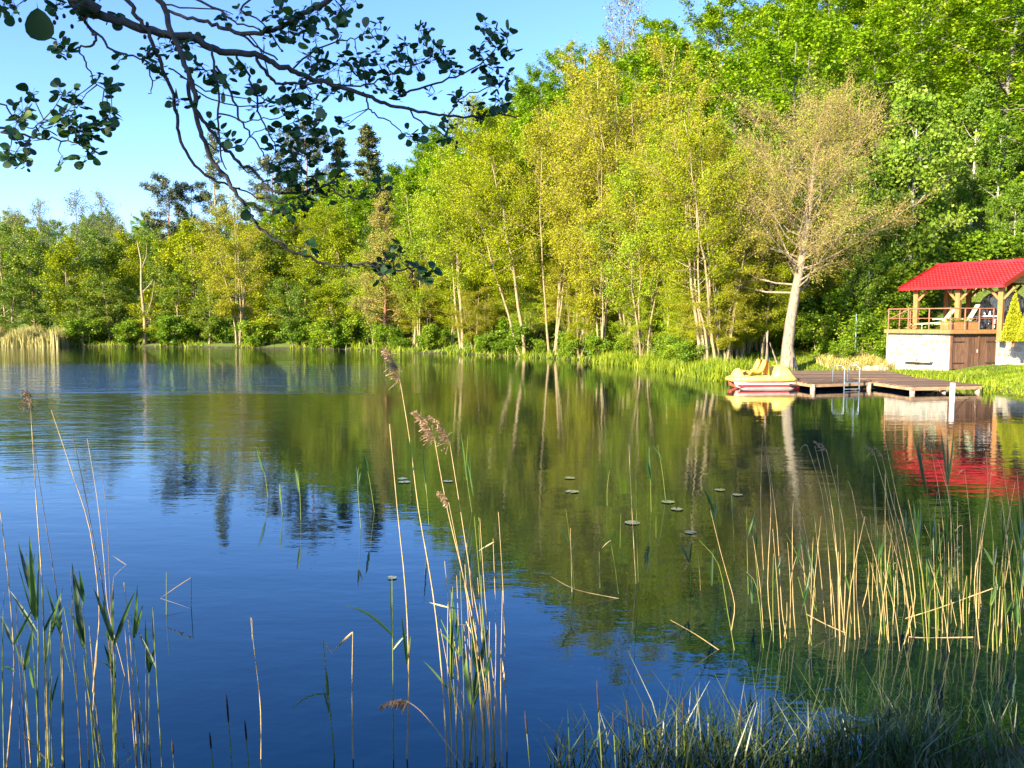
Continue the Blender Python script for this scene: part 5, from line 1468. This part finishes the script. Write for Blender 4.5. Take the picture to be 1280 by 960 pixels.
for i, (pix, kd) in enumerate(RS):
    lv = []
    (x0, y0), (x1, y1) = pix[0], pix[1]
    if kd == 'green':
        fy = y0 + (pix[-1][1]-y0)*0.35
        fx = x0 + (pix[-1][0]-x0)*0.35
        for q in range(_r.randint(1, 4)):
            k = _r.uniform(20, 42)
            lv.append(((fx, fy+_r.uniform(-6, 10)), (fx+_r.uniform(-14, 12), fy-k), 0.012))
    elif i % 9 == 4:
        lv.append(((x0+1, y0+1), (x0-9, y0+9), 0.005, 'blade_dry', 0.06))
    px = pix[0][0]
    (xa, ya), (xb, yb_) = pix[0], pix[-1]
    hh_ = yb_-ya
    lb = ('tall ' if hh_ > 185 else 'middling ' if hh_ > 110 else 'short ') + ('dry stem' if kd == 'dry' else 'green reed') + (' leaning left' if xa-xb < -14 else ' leaning right' if xa-xb > 6 else ' upright') + (' at the sparse left end of the right-hand stand' if px < 960 else ' below the birch-white trunk reflection' if px < 1010 else ' among leaning dry reeds left of the roof reflection' if px < 1060 else
         ' in the clump with nodding tips left of the red reflection' if px < 1140 else ' in the dense clump over the red roof reflection' if px < 1230 else ' at the right edge over the red roof reflection')
    pl2 = ((-0.9, -0.3), 0.10, 26) if i in (6, 7, 22, 23, 28) else None
    reed(pix, lb, GR, None, kd, 0.0050, leaves=lv, plume=pl2, top=0.4)
# more stems in the dense part
for i in range(70):
    c = [(1125, 22), (1165, 30), (1200, 30), (1040, 26), (1250, 26), (1272, 22), (990, 40), (1095, 22)][i % 8]
    bx = c[0] + _r.normal(0, c[1]*0.8)
    by = 815-95*_r.uniform(0, 1)**1.6
    hh_ = _r.uniform(40, 150) if i % 3 else _r.uniform(110, 190)
    ln_ = _r.normal(-3, 17)*hh_/130
    kd = 'green' if i % 4 == 1 else 'dry'
    pix = [(bx+ln_, by-hh_), (bx+ln_*0.35+_r.uniform(-2, 2), by-hh_*0.5), (bx, by)]
    lv = []
    if kd == 'green':
        for q in range(3):
            lv.append(((bx+ln_*0.7, by-hh_*0.7), (bx+ln_+_r.uniform(-14, 14), by-hh_-_r.uniform(0, 22)), 0.012))
    reed(pix, ('dry stem' if kd == 'dry' else 'green reed') + (' standing low' if hh_ < 100 else ' of middle height' if hh_ < 160 else ' standing tall') + (' leaning left' if ln_ < -5 else ' leaning right' if ln_ > 5 else ' upright') + (' left of the roof reflection' if bx < 1140 else ' over the left end of the roof reflection' if bx < 1185 else ' over the middle of the roof reflection' if bx < 1235 else ' at the right edge of the stand'), GR, None, kd, 0.0042, leaves=lv)
for a, c, lb in [(t7([(245, 800)])[0], t7([(540, 700)])[0], 'fallen pale stalk lying across the dense right-hand clump'), (t7([(260, 878)])[0], t7([(410, 882)])[0], 'fallen stalk lying flat on the water before the right-hand clump'), (t6([(575, 780)])[0], t6([(740, 860)])[0], 'fallen stalk slanting down among the leaning dry reeds')]:
    Yf = on(a[0], max(a[1], c[1])).y
    reed([a, ((a[0]+c[0])/2, (a[1]+c[1])/2+1), c], lb, GR, Yf, 'dry', 0.006, top=0.8)

# ------------------------------------------------------------------ near bank: dark sedge at the lower right
def near_grass():
    r = np.random.RandomState(33)
    P, h = [], []
    for i in range(1500):
        px = r.uniform(690, 1300)
        dens = 0.35 + 0.65*math.exp(-((px-880)/110)**2) + 0.5*math.exp(-((px-1120)/120)**2)
        if r.rand() > dens: continue
        Y = r.uniform(4.5, 5.5)
        x = (px-640)/1000*Y
        P.append((x, Y, max(-0.05, gz(x, Y)-0.03)))
        top = 0.52*dens + 0.14
        h.append(r.uniform(0.4, 1.0)*top)
    return P, h
P_, h_ = near_grass()
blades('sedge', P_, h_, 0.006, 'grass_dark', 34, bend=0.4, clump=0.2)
_P = [p for p in P_[::9]]
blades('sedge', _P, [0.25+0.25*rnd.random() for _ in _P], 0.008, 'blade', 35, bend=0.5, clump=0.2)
lb_ = scatter(5200, -8, 8, 1.5, 5.4, lambda x, y, d: d > 0.05, 36)
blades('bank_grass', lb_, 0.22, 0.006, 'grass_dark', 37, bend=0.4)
# dark sedge spikes
for k, (px, py, h, lb) in enumerate([(746, 850, 0.20, 'dark sedge spike standing highest at the left of the sedge tuft'), (783, 875, 0.13, 'thick dark sedge spike right of the highest one'), (803, 878, 0.13, 'slanting dark sedge spike in the tuft'), (853, 872, 0.16, 'dark sedge spike in the middle of the tuft'), (766, 890, 0.12, 'low dark sedge spike in front of the highest one'),
                                     (925, 880, 0.14, 'dark sedge spike near the pale seed heads'), (656, 888, 0.24, 'thin dark sedge blade alone left of the tuft'), (215, 925, 0.14, 'dark stub right of the lower left reeds'), (283, 868, 0.16, 'dark slanting sedge spike between lower left reeds and single stem'), (262, 915, 0.12, 'dark stub with pale tip near the single dry stem'), (306, 900, 0.12, 'pale bud spike just left of the single dry stem'), (172, 888, 0.16, 'brown bud spike at the right of the lower left reeds')]):
    Y = 4.9
    p = at(px, py, Y)
    q = at(px+rnd.uniform(4, 10), 985, Y)
    t = thing('sedge_spike', lb, 'sedge', q, 0, 'dark sedge spikes at the near bank')
    v = p-q
    MB().tube([(0, 0, 0), v*0.5, v*0.72], [0.004, 0.0035, 0.003], 5).obj('stem', M['reed_green'], t)
    MB().tube([v*0.70, v*0.76, v*0.9, v], [0.003, 0.0065, 0.006, 0.002], 6).obj('spike', M['cone'], t, smooth=True)

# ------------------------------------------------------------------ near alder: trunk beside the camera, branches hanging into the view
al = thing('alder_tree', 'near alder whose dark leafy branches hang into the top of the view', 'tree', (-6.3, 0.1, gz(-6.3, 0.1)))
AO = Vector(al.location)
def aw(P, Y):
    return [at(px, py, Y[i] if hasattr(Y, '__len__') else Y) for i, (px, py) in enumerate(P)]
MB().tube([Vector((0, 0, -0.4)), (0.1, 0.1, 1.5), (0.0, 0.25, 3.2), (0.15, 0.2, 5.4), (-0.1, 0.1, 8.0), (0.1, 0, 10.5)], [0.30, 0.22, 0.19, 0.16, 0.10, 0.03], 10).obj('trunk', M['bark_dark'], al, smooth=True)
LIMBS = []
def limb(P, Y, r0, r1, pre=None, name='branch'):
    pts = aw(P, Y)
    if pre: pts = [Vector(q) for q in pre] + pts
    sp = smooth_path(pts, 4)
    k = len(sp)
    wob = [Vector((rnd.gauss(0, 1), rnd.gauss(0, 1), rnd.gauss(0, 1)))*0.004 for _ in sp]
    sp = [p+wob[i] for i, p in enumerate(sp)]
    rad = [r0+(r1-r0)*(i/(k-1)) for i in range(k)]
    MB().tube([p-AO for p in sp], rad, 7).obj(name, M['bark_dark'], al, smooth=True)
    LIMBS.append(sp)
    return sp
TR = [Vector((-6.2, 0.3, 5.6)), Vector((-3.9, 2.1, 5.3))]
limb([(60, -22), (85, -2), (106, 15), (130, 22), (165, 33), (200, 41), (232, 46), (255, 55), (275, 64), (300, 67), (325, 71), (345, 80), (365, 88), (385, 97), (410, 105), (440, 112), (470, 125), (485, 131), (510, 136), (540, 142), (560, 145), (600, 146), (625, 142), (648, 147)], np.linspace(3.3, 4.3, 24), 0.023, 0.004, TR)
limb([(430, -25), (410, 0), (385, 15), (360, 28), (340, 37), (310, 42), (280, 36), (260, 28), (235, 22), (205, 12)], np.linspace(3.6, 3.8, 10), 0.013, 0.007)
limb([(120, -20), (160, 0), (172, 22), (184, 40), (197, 69), (206, 92), (218, 128), (222, 160), (229, 183), (243, 207), (262, 222), (275, 228), (300, 236)], np.linspace(3.4, 3.7, 13), 0.010, 0.005)
limb([(180, -20), (203, 8), (215, 45), (232, 80), (241, 110), (245, 140), (254, 172), (264, 198), (278, 216), (290, 235), (302, 253), (312, 263), (318, 277), (325, 287), (345, 300), (365, 314), (385, 321), (400, 329), (420, 332), (450, 329), (470, 333), (500, 338), (520, 334), (532, 336)], np.linspace(3.4, 3.9, 24), 0.0125, 0.0035)
limb([(235, 100), (240, 128), (258, 155), (275, 180), (290, 195), (305, 208), (320, 215), (330, 230), (345, 240), (370, 242), (390, 238), (410, 231), (425, 244), (445, 247), (465, 247), (475, 240), (481, 227)], 3.65, 0.009, 0.003)
limb([(262, 60), (268, 85), (272, 120), (274, 155), (276, 195), (284, 213)], 3.55, 0.006, 0.003)
limb([(270, 80), (290, 115), (300, 150), (310, 165), (320, 178), (330, 196)], 3.75, 0.006, 0.003)
limb([(296, 66), (310, 95), (320, 120), (325, 145), (335, 165), (345, 182)], 3.8, 0.006, 0.003)
limb([(102, 18), (115, 40), (118, 50), (112, 57), (100, 58), (88, 66)], 3.4, 0.007, 0.003)
limb([(99, 59), (105, 75), (112, 90), (120, 105), (134, 113)], 3.4, 0.004, 0.002)
limb([(97, 16), (125, 47), (150, 67), (170, 72), (185, 82), (190, 104), (186, 118)], 3.5, 0.006, 0.002)
limb([(-40, 155), (0, 165), (30, 169), (55, 174), (78, 174), (97, 179)], 3.5, 0.007, 0.003, [Vector((-6.3, 0.35, 3.6)), Vector((-3.9, 2.5, 3.75))])
limb([(-20, 128), (5, 132), (20, 150), (40, 160), (55, 150)], 3.45, 0.004, 0.002)
limb([(230, -8), (275, 12), (290, 25), (310, 33), (340, 42)], 3.7, 0.006, 0.003)
limb([(190, -10), (215, 8), (262, 10), (290, 18)], 3.8, 0.005, 0.002)
limb([(330, -10), (300, 12), (320, 22), (350, 60), (352, 64)], 3.9, 0.005, 0.003)
limb([(320, 72), (335, 95), (350, 105), (365, 103), (385, 105), (405, 103)], 3.85, 0.008, 0.004)
limb([(300, 44), (325, 60), (345, 75)], 3.8, 0.006, 0.004)
limb([(365, 88), (395, 60), (425, 52), (450, 45), (470, 35)], 4.1, 0.005, 0.002)
limb([(405, 103), (450, 108), (480, 96), (510, 85), (540, 72), (560, 68)], 4.1, 0.005, 0.002)
limb([(500, 120), (530, 108), (560, 98), (580, 92), (605, 75), (620, 60), (635, 55)], 4.2, 0.006, 0.002)
limb([(455, 115), (462, 135), (470, 143), (490, 155), (510, 170), (530, 175)], 4.1, 0.005, 0.002)
limb([(510, 136), (530, 155), (555, 170), (570, 178)], 4.15, 0.005, 0.002)
limb([(560, 145), (575, 125), (600, 112), (620, 105), (635, 100)], 4.25, 0.004, 0.002)
limb([(212, 85), (250, 110), (275, 118), (310, 125), (330, 132)], 3.7, 0.004, 0.002)
limb([(225, 95), (258, 122), (290, 132), (330, 131), (365, 128)], 3.85, 0.004, 0.002)
limb([(275, 140), (300, 152), (330, 150), (362, 146)], 3.6, 0.004, 0.002)
limb([(310, 42), (325, 62), (340, 100), (360, 105), (400, 100)], 3.9, 0.004, 0.002)
limb([(315, 255), (330, 263), (350, 262), (370, 250)], 3.75, 0.004, 0.002)
limb([(300, 236), (330, 248), (360, 252), (395, 236), (412, 230)], 3.7, 0.004, 0.002)
limb([(345, 300), (375, 310), (385, 302), (395, 295)], 3.7, 0.003, 0.0015)
limb([(450, 329), (475, 338), (490, 350), (502, 353)], 3.85, 0.004, 0.0015)
limb([(340, 285), (365, 288), (390, 286)], 3.75, 0.0025, 0.0012)
limb([(255, 175), (275, 190), (300, 180), (320, 165), (345, 160), (370, 150)], 3.6, 0.0035, 0.0015)
limb([(290, 195), (310, 215), (332, 206), (355, 200), (372, 190)], 3.7, 0.0035, 0.0015)
# leaf shapes: rounded alder leaf with notched tip, slightly folded
def alder_leaf(seed):
    r = np.random.RandomState(seed)
    m_ = MB()
    out = [(0.0, 0.02), (0.13, 0.22), (0.30, 0.36), (0.52, 0.44), (0.74, 0.42), (0.90, 0.30), (0.97, 0.10)]
    cv = r.uniform(-0.25, 0.25)
    for (s, w_) in out:
        z = cv*s*s
        m_.v += [(s, -w_*r.uniform(0.9, 1.05), z+0.12*w_), (s, 0, z), (s, w_*r.uniform(0.9, 1.05), z+0.12*w_)]
    for j in range(len(out)-1):
        for k in (0, 1): m_.f.append((j*3+k, j*3+k+1, j*3+k+4, j*3+k+3))
    b = len(m_.v)
    m_.v += [(-0.22, 0, 0.03), (0, -0.012, 0), (0, 0.012, 0)]
    m_.f.append((b, b+1, b+2))
    me = m_.mesh('leaf', True)
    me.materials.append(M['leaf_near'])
    return me
LM = [alder_leaf(s) for s in range(5)]
CL = [(78, 58, 6, 12), (70, 62, 4, 8), (88, 56, 3, 6), (126, 95, 3, 8), (141, 110, 4, 9), (148, 103, 2, 5), (28, 140, 9, 14), (22, 152, 7, 12), (50, 157, 6, 12), (40, 118, 4, 8), (20, 190, 8, 14), (30, 203, 6, 10), (8, 198, 5, 9), (32, 178, 3, 7),
      (78, 118, 7, 12), (92, 122, 6, 11), (85, 138, 7, 12), (72, 152, 4, 8), (98, 132, 4, 8), (100, 160, 9, 14), (112, 165, 8, 12), (108, 180, 6, 10), (122, 160, 5, 10), (128, 148, 5, 10), (140, 150, 5, 9), (140, 142, 3, 7), (108, 195, 4, 9), (80, 198, 5, 10), (118, 190, 3, 7), (88, 158, 5, 10),
      (20, 8, 6, 14), (5, 4, 5, 9), (70, 6, 5, 10), (95, 8, 5, 9), (120, 6, 5, 10), (140, 20, 4, 8), (108, 20, 4, 7),
      (150, 75, 3, 7), (185, 70, 5, 10), (195, 78, 5, 9), (200, 60, 5, 10), (215, 62, 5, 10), (228, 60, 6, 10), (240, 55, 5, 10), (198, 98, 3, 7), (224, 128, 4, 8), (240, 132, 3, 7), (245, 85, 5, 9), (258, 88, 5, 9), (272, 100, 5, 9), (282, 106, 6, 10), (295, 88, 4, 8), (310, 84, 4, 8), (318, 108, 6, 9),
      (345, 20, 7, 12), (360, 15, 7, 12), (372, 22, 8, 13), (385, 20, 7, 12), (398, 18, 6, 11), (345, 45, 6, 11), (360, 40, 7, 12), (375, 42, 7, 12), (385, 38, 6, 11), (330, 45, 5, 9), (300, 15, 4, 8), (280, 25, 4, 8), (395, 50, 4, 9), (420, 36, 5, 9), (425, 12, 6, 10), (432, 14, 4, 8), (445, 2, 2, 5), (422, 42, 4, 8),
      (385, 72, 6, 11), (395, 82, 6, 11), (405, 76, 6, 11), (380, 92, 5, 9), (410, 92, 7, 12), (425, 82, 6, 11), (440, 88, 7, 12), (430, 70, 5, 10), (448, 72, 5, 10), (455, 82, 6, 10), (470, 66, 5, 9), (480, 45, 3, 7), (455, 40, 4, 8), (475, 28, 2, 5), (480, 80, 6, 10), (495, 76, 6, 10), (500, 62, 5, 9), (508, 55, 4, 8),
      (526, 38, 5, 9), (535, 40, 3, 7), (530, 56, 5, 9), (540, 66, 6, 10), (548, 60, 4, 8), (556, 72, 5, 9), (560, 84, 6, 10), (568, 88, 5, 9), (520, 75, 6, 10), (522, 86, 5, 9), (490, 102, 6, 10), (485, 112, 6, 10), (460, 105, 6, 11), (430, 105, 7, 12), (415, 115, 6, 10), (500, 120, 4, 8),
      (360, 120, 6, 10), (350, 128, 6, 10), (368, 132, 6, 10), (385, 120, 6, 10), (392, 130, 6, 10), (352, 138, 4, 8), (370, 112, 3, 7), (330, 125, 5, 9), (315, 135, 3, 7), (265, 152, 3, 6), (280, 168, 4, 8), (290, 175, 4, 8), (378, 160, 6, 11), (388, 168, 6, 11), (395, 155, 5, 10), (370, 172, 6, 10), (402, 175, 5, 9), (360, 182, 6, 10), (345, 188, 6, 10), (338, 168, 4, 8), (355, 165, 3, 7), (415, 178, 4, 8), (425, 150, 3, 7), (432, 158, 4, 8),
      (608, 32, 5, 9), (618, 40, 5, 9), (610, 48, 4, 8), (600, 66, 5, 9), (590, 62, 3, 7), (604, 78, 4, 8), (625, 62, 5, 9), (636, 45, 4, 8), (637, 66, 4, 8), (620, 80, 4, 8), (612, 92, 5, 9), (624, 105, 5, 9), (634, 98, 4, 8), (628, 125, 6, 10), (620, 128, 4, 8), (634, 133, 4, 8), (598, 148, 4, 7), (592, 132, 4, 7), (612, 108, 4, 8), (570, 122, 4, 8), (575, 118, 3, 7), (560, 160, 4, 8), (558, 168, 4, 8), (512, 168, 3, 7), (525, 172, 4, 8), (540, 118, 3, 7),
      (348, 205, 5, 9), (360, 210, 6, 10), (375, 202, 6, 10), (388, 195, 6, 10), (345, 222, 6, 11), (362, 226, 6, 11), (378, 228, 6, 11), (392, 220, 4, 9), (350, 250, 5, 9), (368, 256, 6, 10), (380, 250, 5, 9), (395, 222, 3, 7), (424, 212, 2, 6), (418, 226, 3, 6), (410, 246, 3, 7), (470, 224, 3, 6), (476, 236, 3, 6), (488, 228, 3, 6), (455, 243, 3, 6), (312, 258, 2, 5), (355, 265, 4, 8),
      (487, 312, 5, 8), (496, 306, 3, 6), (483, 324, 5, 8), (500, 322, 5, 8), (492, 332, 4, 8), (474, 330, 4, 7), (438, 336, 2, 4), (512, 336, 4, 7), (525, 340, 5, 8), (532, 345, 3, 6), (478, 345, 4, 7), (540, 338, 2, 4), (386, 310, 3, 6)]
allP = np.array([tuple(p) for sp in LIMBS for p in sp])
def project(p):
    q = Vector(p)-Vector((0, 0, CAM_H))
    zc = q.dot(_F)
    return (640+FPX*q.x/zc, 480-FPX*q.dot(_U)/zc)
allpx = np.array([project(p) for p in allP])
tw = MB()
leaves = []
for (cx, cy, n_, sp) in CL:
    k = int(np.argmin((allpx[:, 0]-cx)**2 + (allpx[:, 1]-cy)**2))
    root = Vector(allP[k])
    e = at(cx, cy, root.y + rnd.uniform(-0.12, 0.12))
    mid = (root+e)/2 + Vector((rnd.gauss(0, 0.012), rnd.gauss(0, 0.012), rnd.gauss(0, 0.012)))
    tw.tube([root-AO, mid-AO, e-AO], [0.0028, 0.0020, 0.0012], 5, cap=False)
    for j in range(int(n_*2.0)+1):
        a = rnd.uniform(0, 6.28)
        rr = sp*math.sqrt(rnd.random())*1.0
        q = at(cx+rr*math.cos(a), cy+rr*math.sin(a), e.y + rnd.gauss(0, 0.05))
        d = (q-e)
        d = (d.normalized() if d.length > 1e-5 else Vector((1, 0, 0))) + Vector((rnd.gauss(0, 0.5), rnd.gauss(0, 0.5), rnd.gauss(0, 0.5)-0.15))
        leaves.append((q, d.normalized(), rnd.choice([0.020, 0.027, 0.033, 0.039, 0.045, 0.052]), rnd.randrange(5)))
        tw.tube([e-AO, q-AO], [0.0010, 0.0007], 3, cap=False)
tw.obj('twigs', M['bark_dark'], al)
# the one big leaf close to the camera
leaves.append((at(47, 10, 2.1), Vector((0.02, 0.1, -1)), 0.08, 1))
leaves.sort(key=lambda L: -L[2])
def leaf_matrix(q, d, s):
    up = Vector((rnd.gauss(0, 0.5), rnd.gauss(0, 0.6)-0.5, 1)).normalized() if s < 0.06 else Vector((0.25, -1, 0.3))
    y = up.cross(d)
    y.normalize()
    z = d.cross(y)
    return np.array([[d.x*s, y.x*s, z.x*s], [d.y*s, y.y*s, z.y*s], [d.z*s, y.z*s, z.z*s]])
from mathutils import Matrix
rest = MB()
for i, (q, d, s, v) in enumerate(leaves):
    mm = leaf_matrix(q, d, s)
    if i < 298:
        o = link('leaf', LM[v], None, al)
        if s > 0.06: o.data = LM[v].copy(); o.data.materials.clear(); o.data.materials.append(M['leaf_big_shaded'])
        o.matrix_local = Matrix.Translation(q-AO) @ Matrix(mm.tolist()).to_4x4()
    else:
        b = len(rest.v)
        co = np.array([vv.co[:] for vv in LM[v].vertices]) @ mm.T + np.array(tuple(q-AO))
        rest.v += [tuple(c) for c in co]
        rest.f += [tuple(b+k for k in p.vertices) for p in LM[v].polygons]
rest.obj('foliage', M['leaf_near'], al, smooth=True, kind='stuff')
# little dark cones
for (cx, cy) in [(395, 240), (411, 238), (408, 243), (438, 233), (441, 238), (478, 260), (483, 254), (475, 262), (485, 260), (481, 265), (515, 345), (516, 352), (518, 358), (523, 344), (380, 258), (384, 263), (381, 270), (374, 255), (361, 275), (369, 284), (354, 268), (366, 278), (412, 14), (419, 16), (426, 14), (571, 178), (570, 184), (597, 150), (601, 153), (391, 241), (557, 150), (25, 25), (68, 28), (71, 22), (90, 33), (80, 20), (181, 46), (184, 30), (436, 240)]:
    k = int(np.argmin((allpx[:, 0]-cx)**2 + (allpx[:, 1]-cy)**2))
    p = at(cx, cy, allP[k][1])-AO
    MB().tube([p+Vector((0, 0, 0.010)), p+Vector((0, 0, 0.006)), p, p-Vector((0, 0, 0.007)), p-Vector((0, 0, 0.010))], [0.002, 0.006, 0.0075, 0.006, 0.002], 7).obj('cone', M['cone'], al, smooth=True)
# the rest of that tree's crown, above and behind the view: unseen, shaped to shade the hanging branches yet let sun reach most reeds
r_ = np.random.RandomState(77)
an = []
for k in range(1500):
    c = np.array([r_.uniform(-8.0, -2.6), r_.uniform(-2.6, 1.6), 0])
    p_ = c[0]*0.72 - c[1]*0.69
    zlo = 3.2+0.424*(3.3-0.69*c[0]-0.72*c[1]) if p_ > -4.8 else 2.3
    c[2] = r_.uniform(zlo, 9.0)
    an.append(c + r_.normal(0, 0.28, (22, 3)))
an = np.concatenate(an) - np.array(tuple(AO))
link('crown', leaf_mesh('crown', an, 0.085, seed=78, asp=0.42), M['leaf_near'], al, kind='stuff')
for k in range(9):
    put('bush%d' % (k % 3), -7.0+k*0.85, -2.1+0.2*math.sin(k*2.1), 2.6+0.25*math.cos(k*1.7), None, 'unseen leafy shrub added behind the viewpoint to shade the near bank', 'unseen shrubs added to shade the near bank', 0.5)  # hedge row added out of view to cast shade on the near grass
lm = MB()
for k in range(26):
    z = 6.6+k*0.13
    a = k*2.4
    lm.tube([(0, 0.15, z), (math.cos(a)*0.9-0.2, math.sin(a)*0.9, z+0.5), (math.cos(a)*2.0-0.5, math.sin(a)*1.6, z+0.8)], [0.05, 0.03, 0.008], 5)
lm.obj('limbs', M['bark_dark'], al)
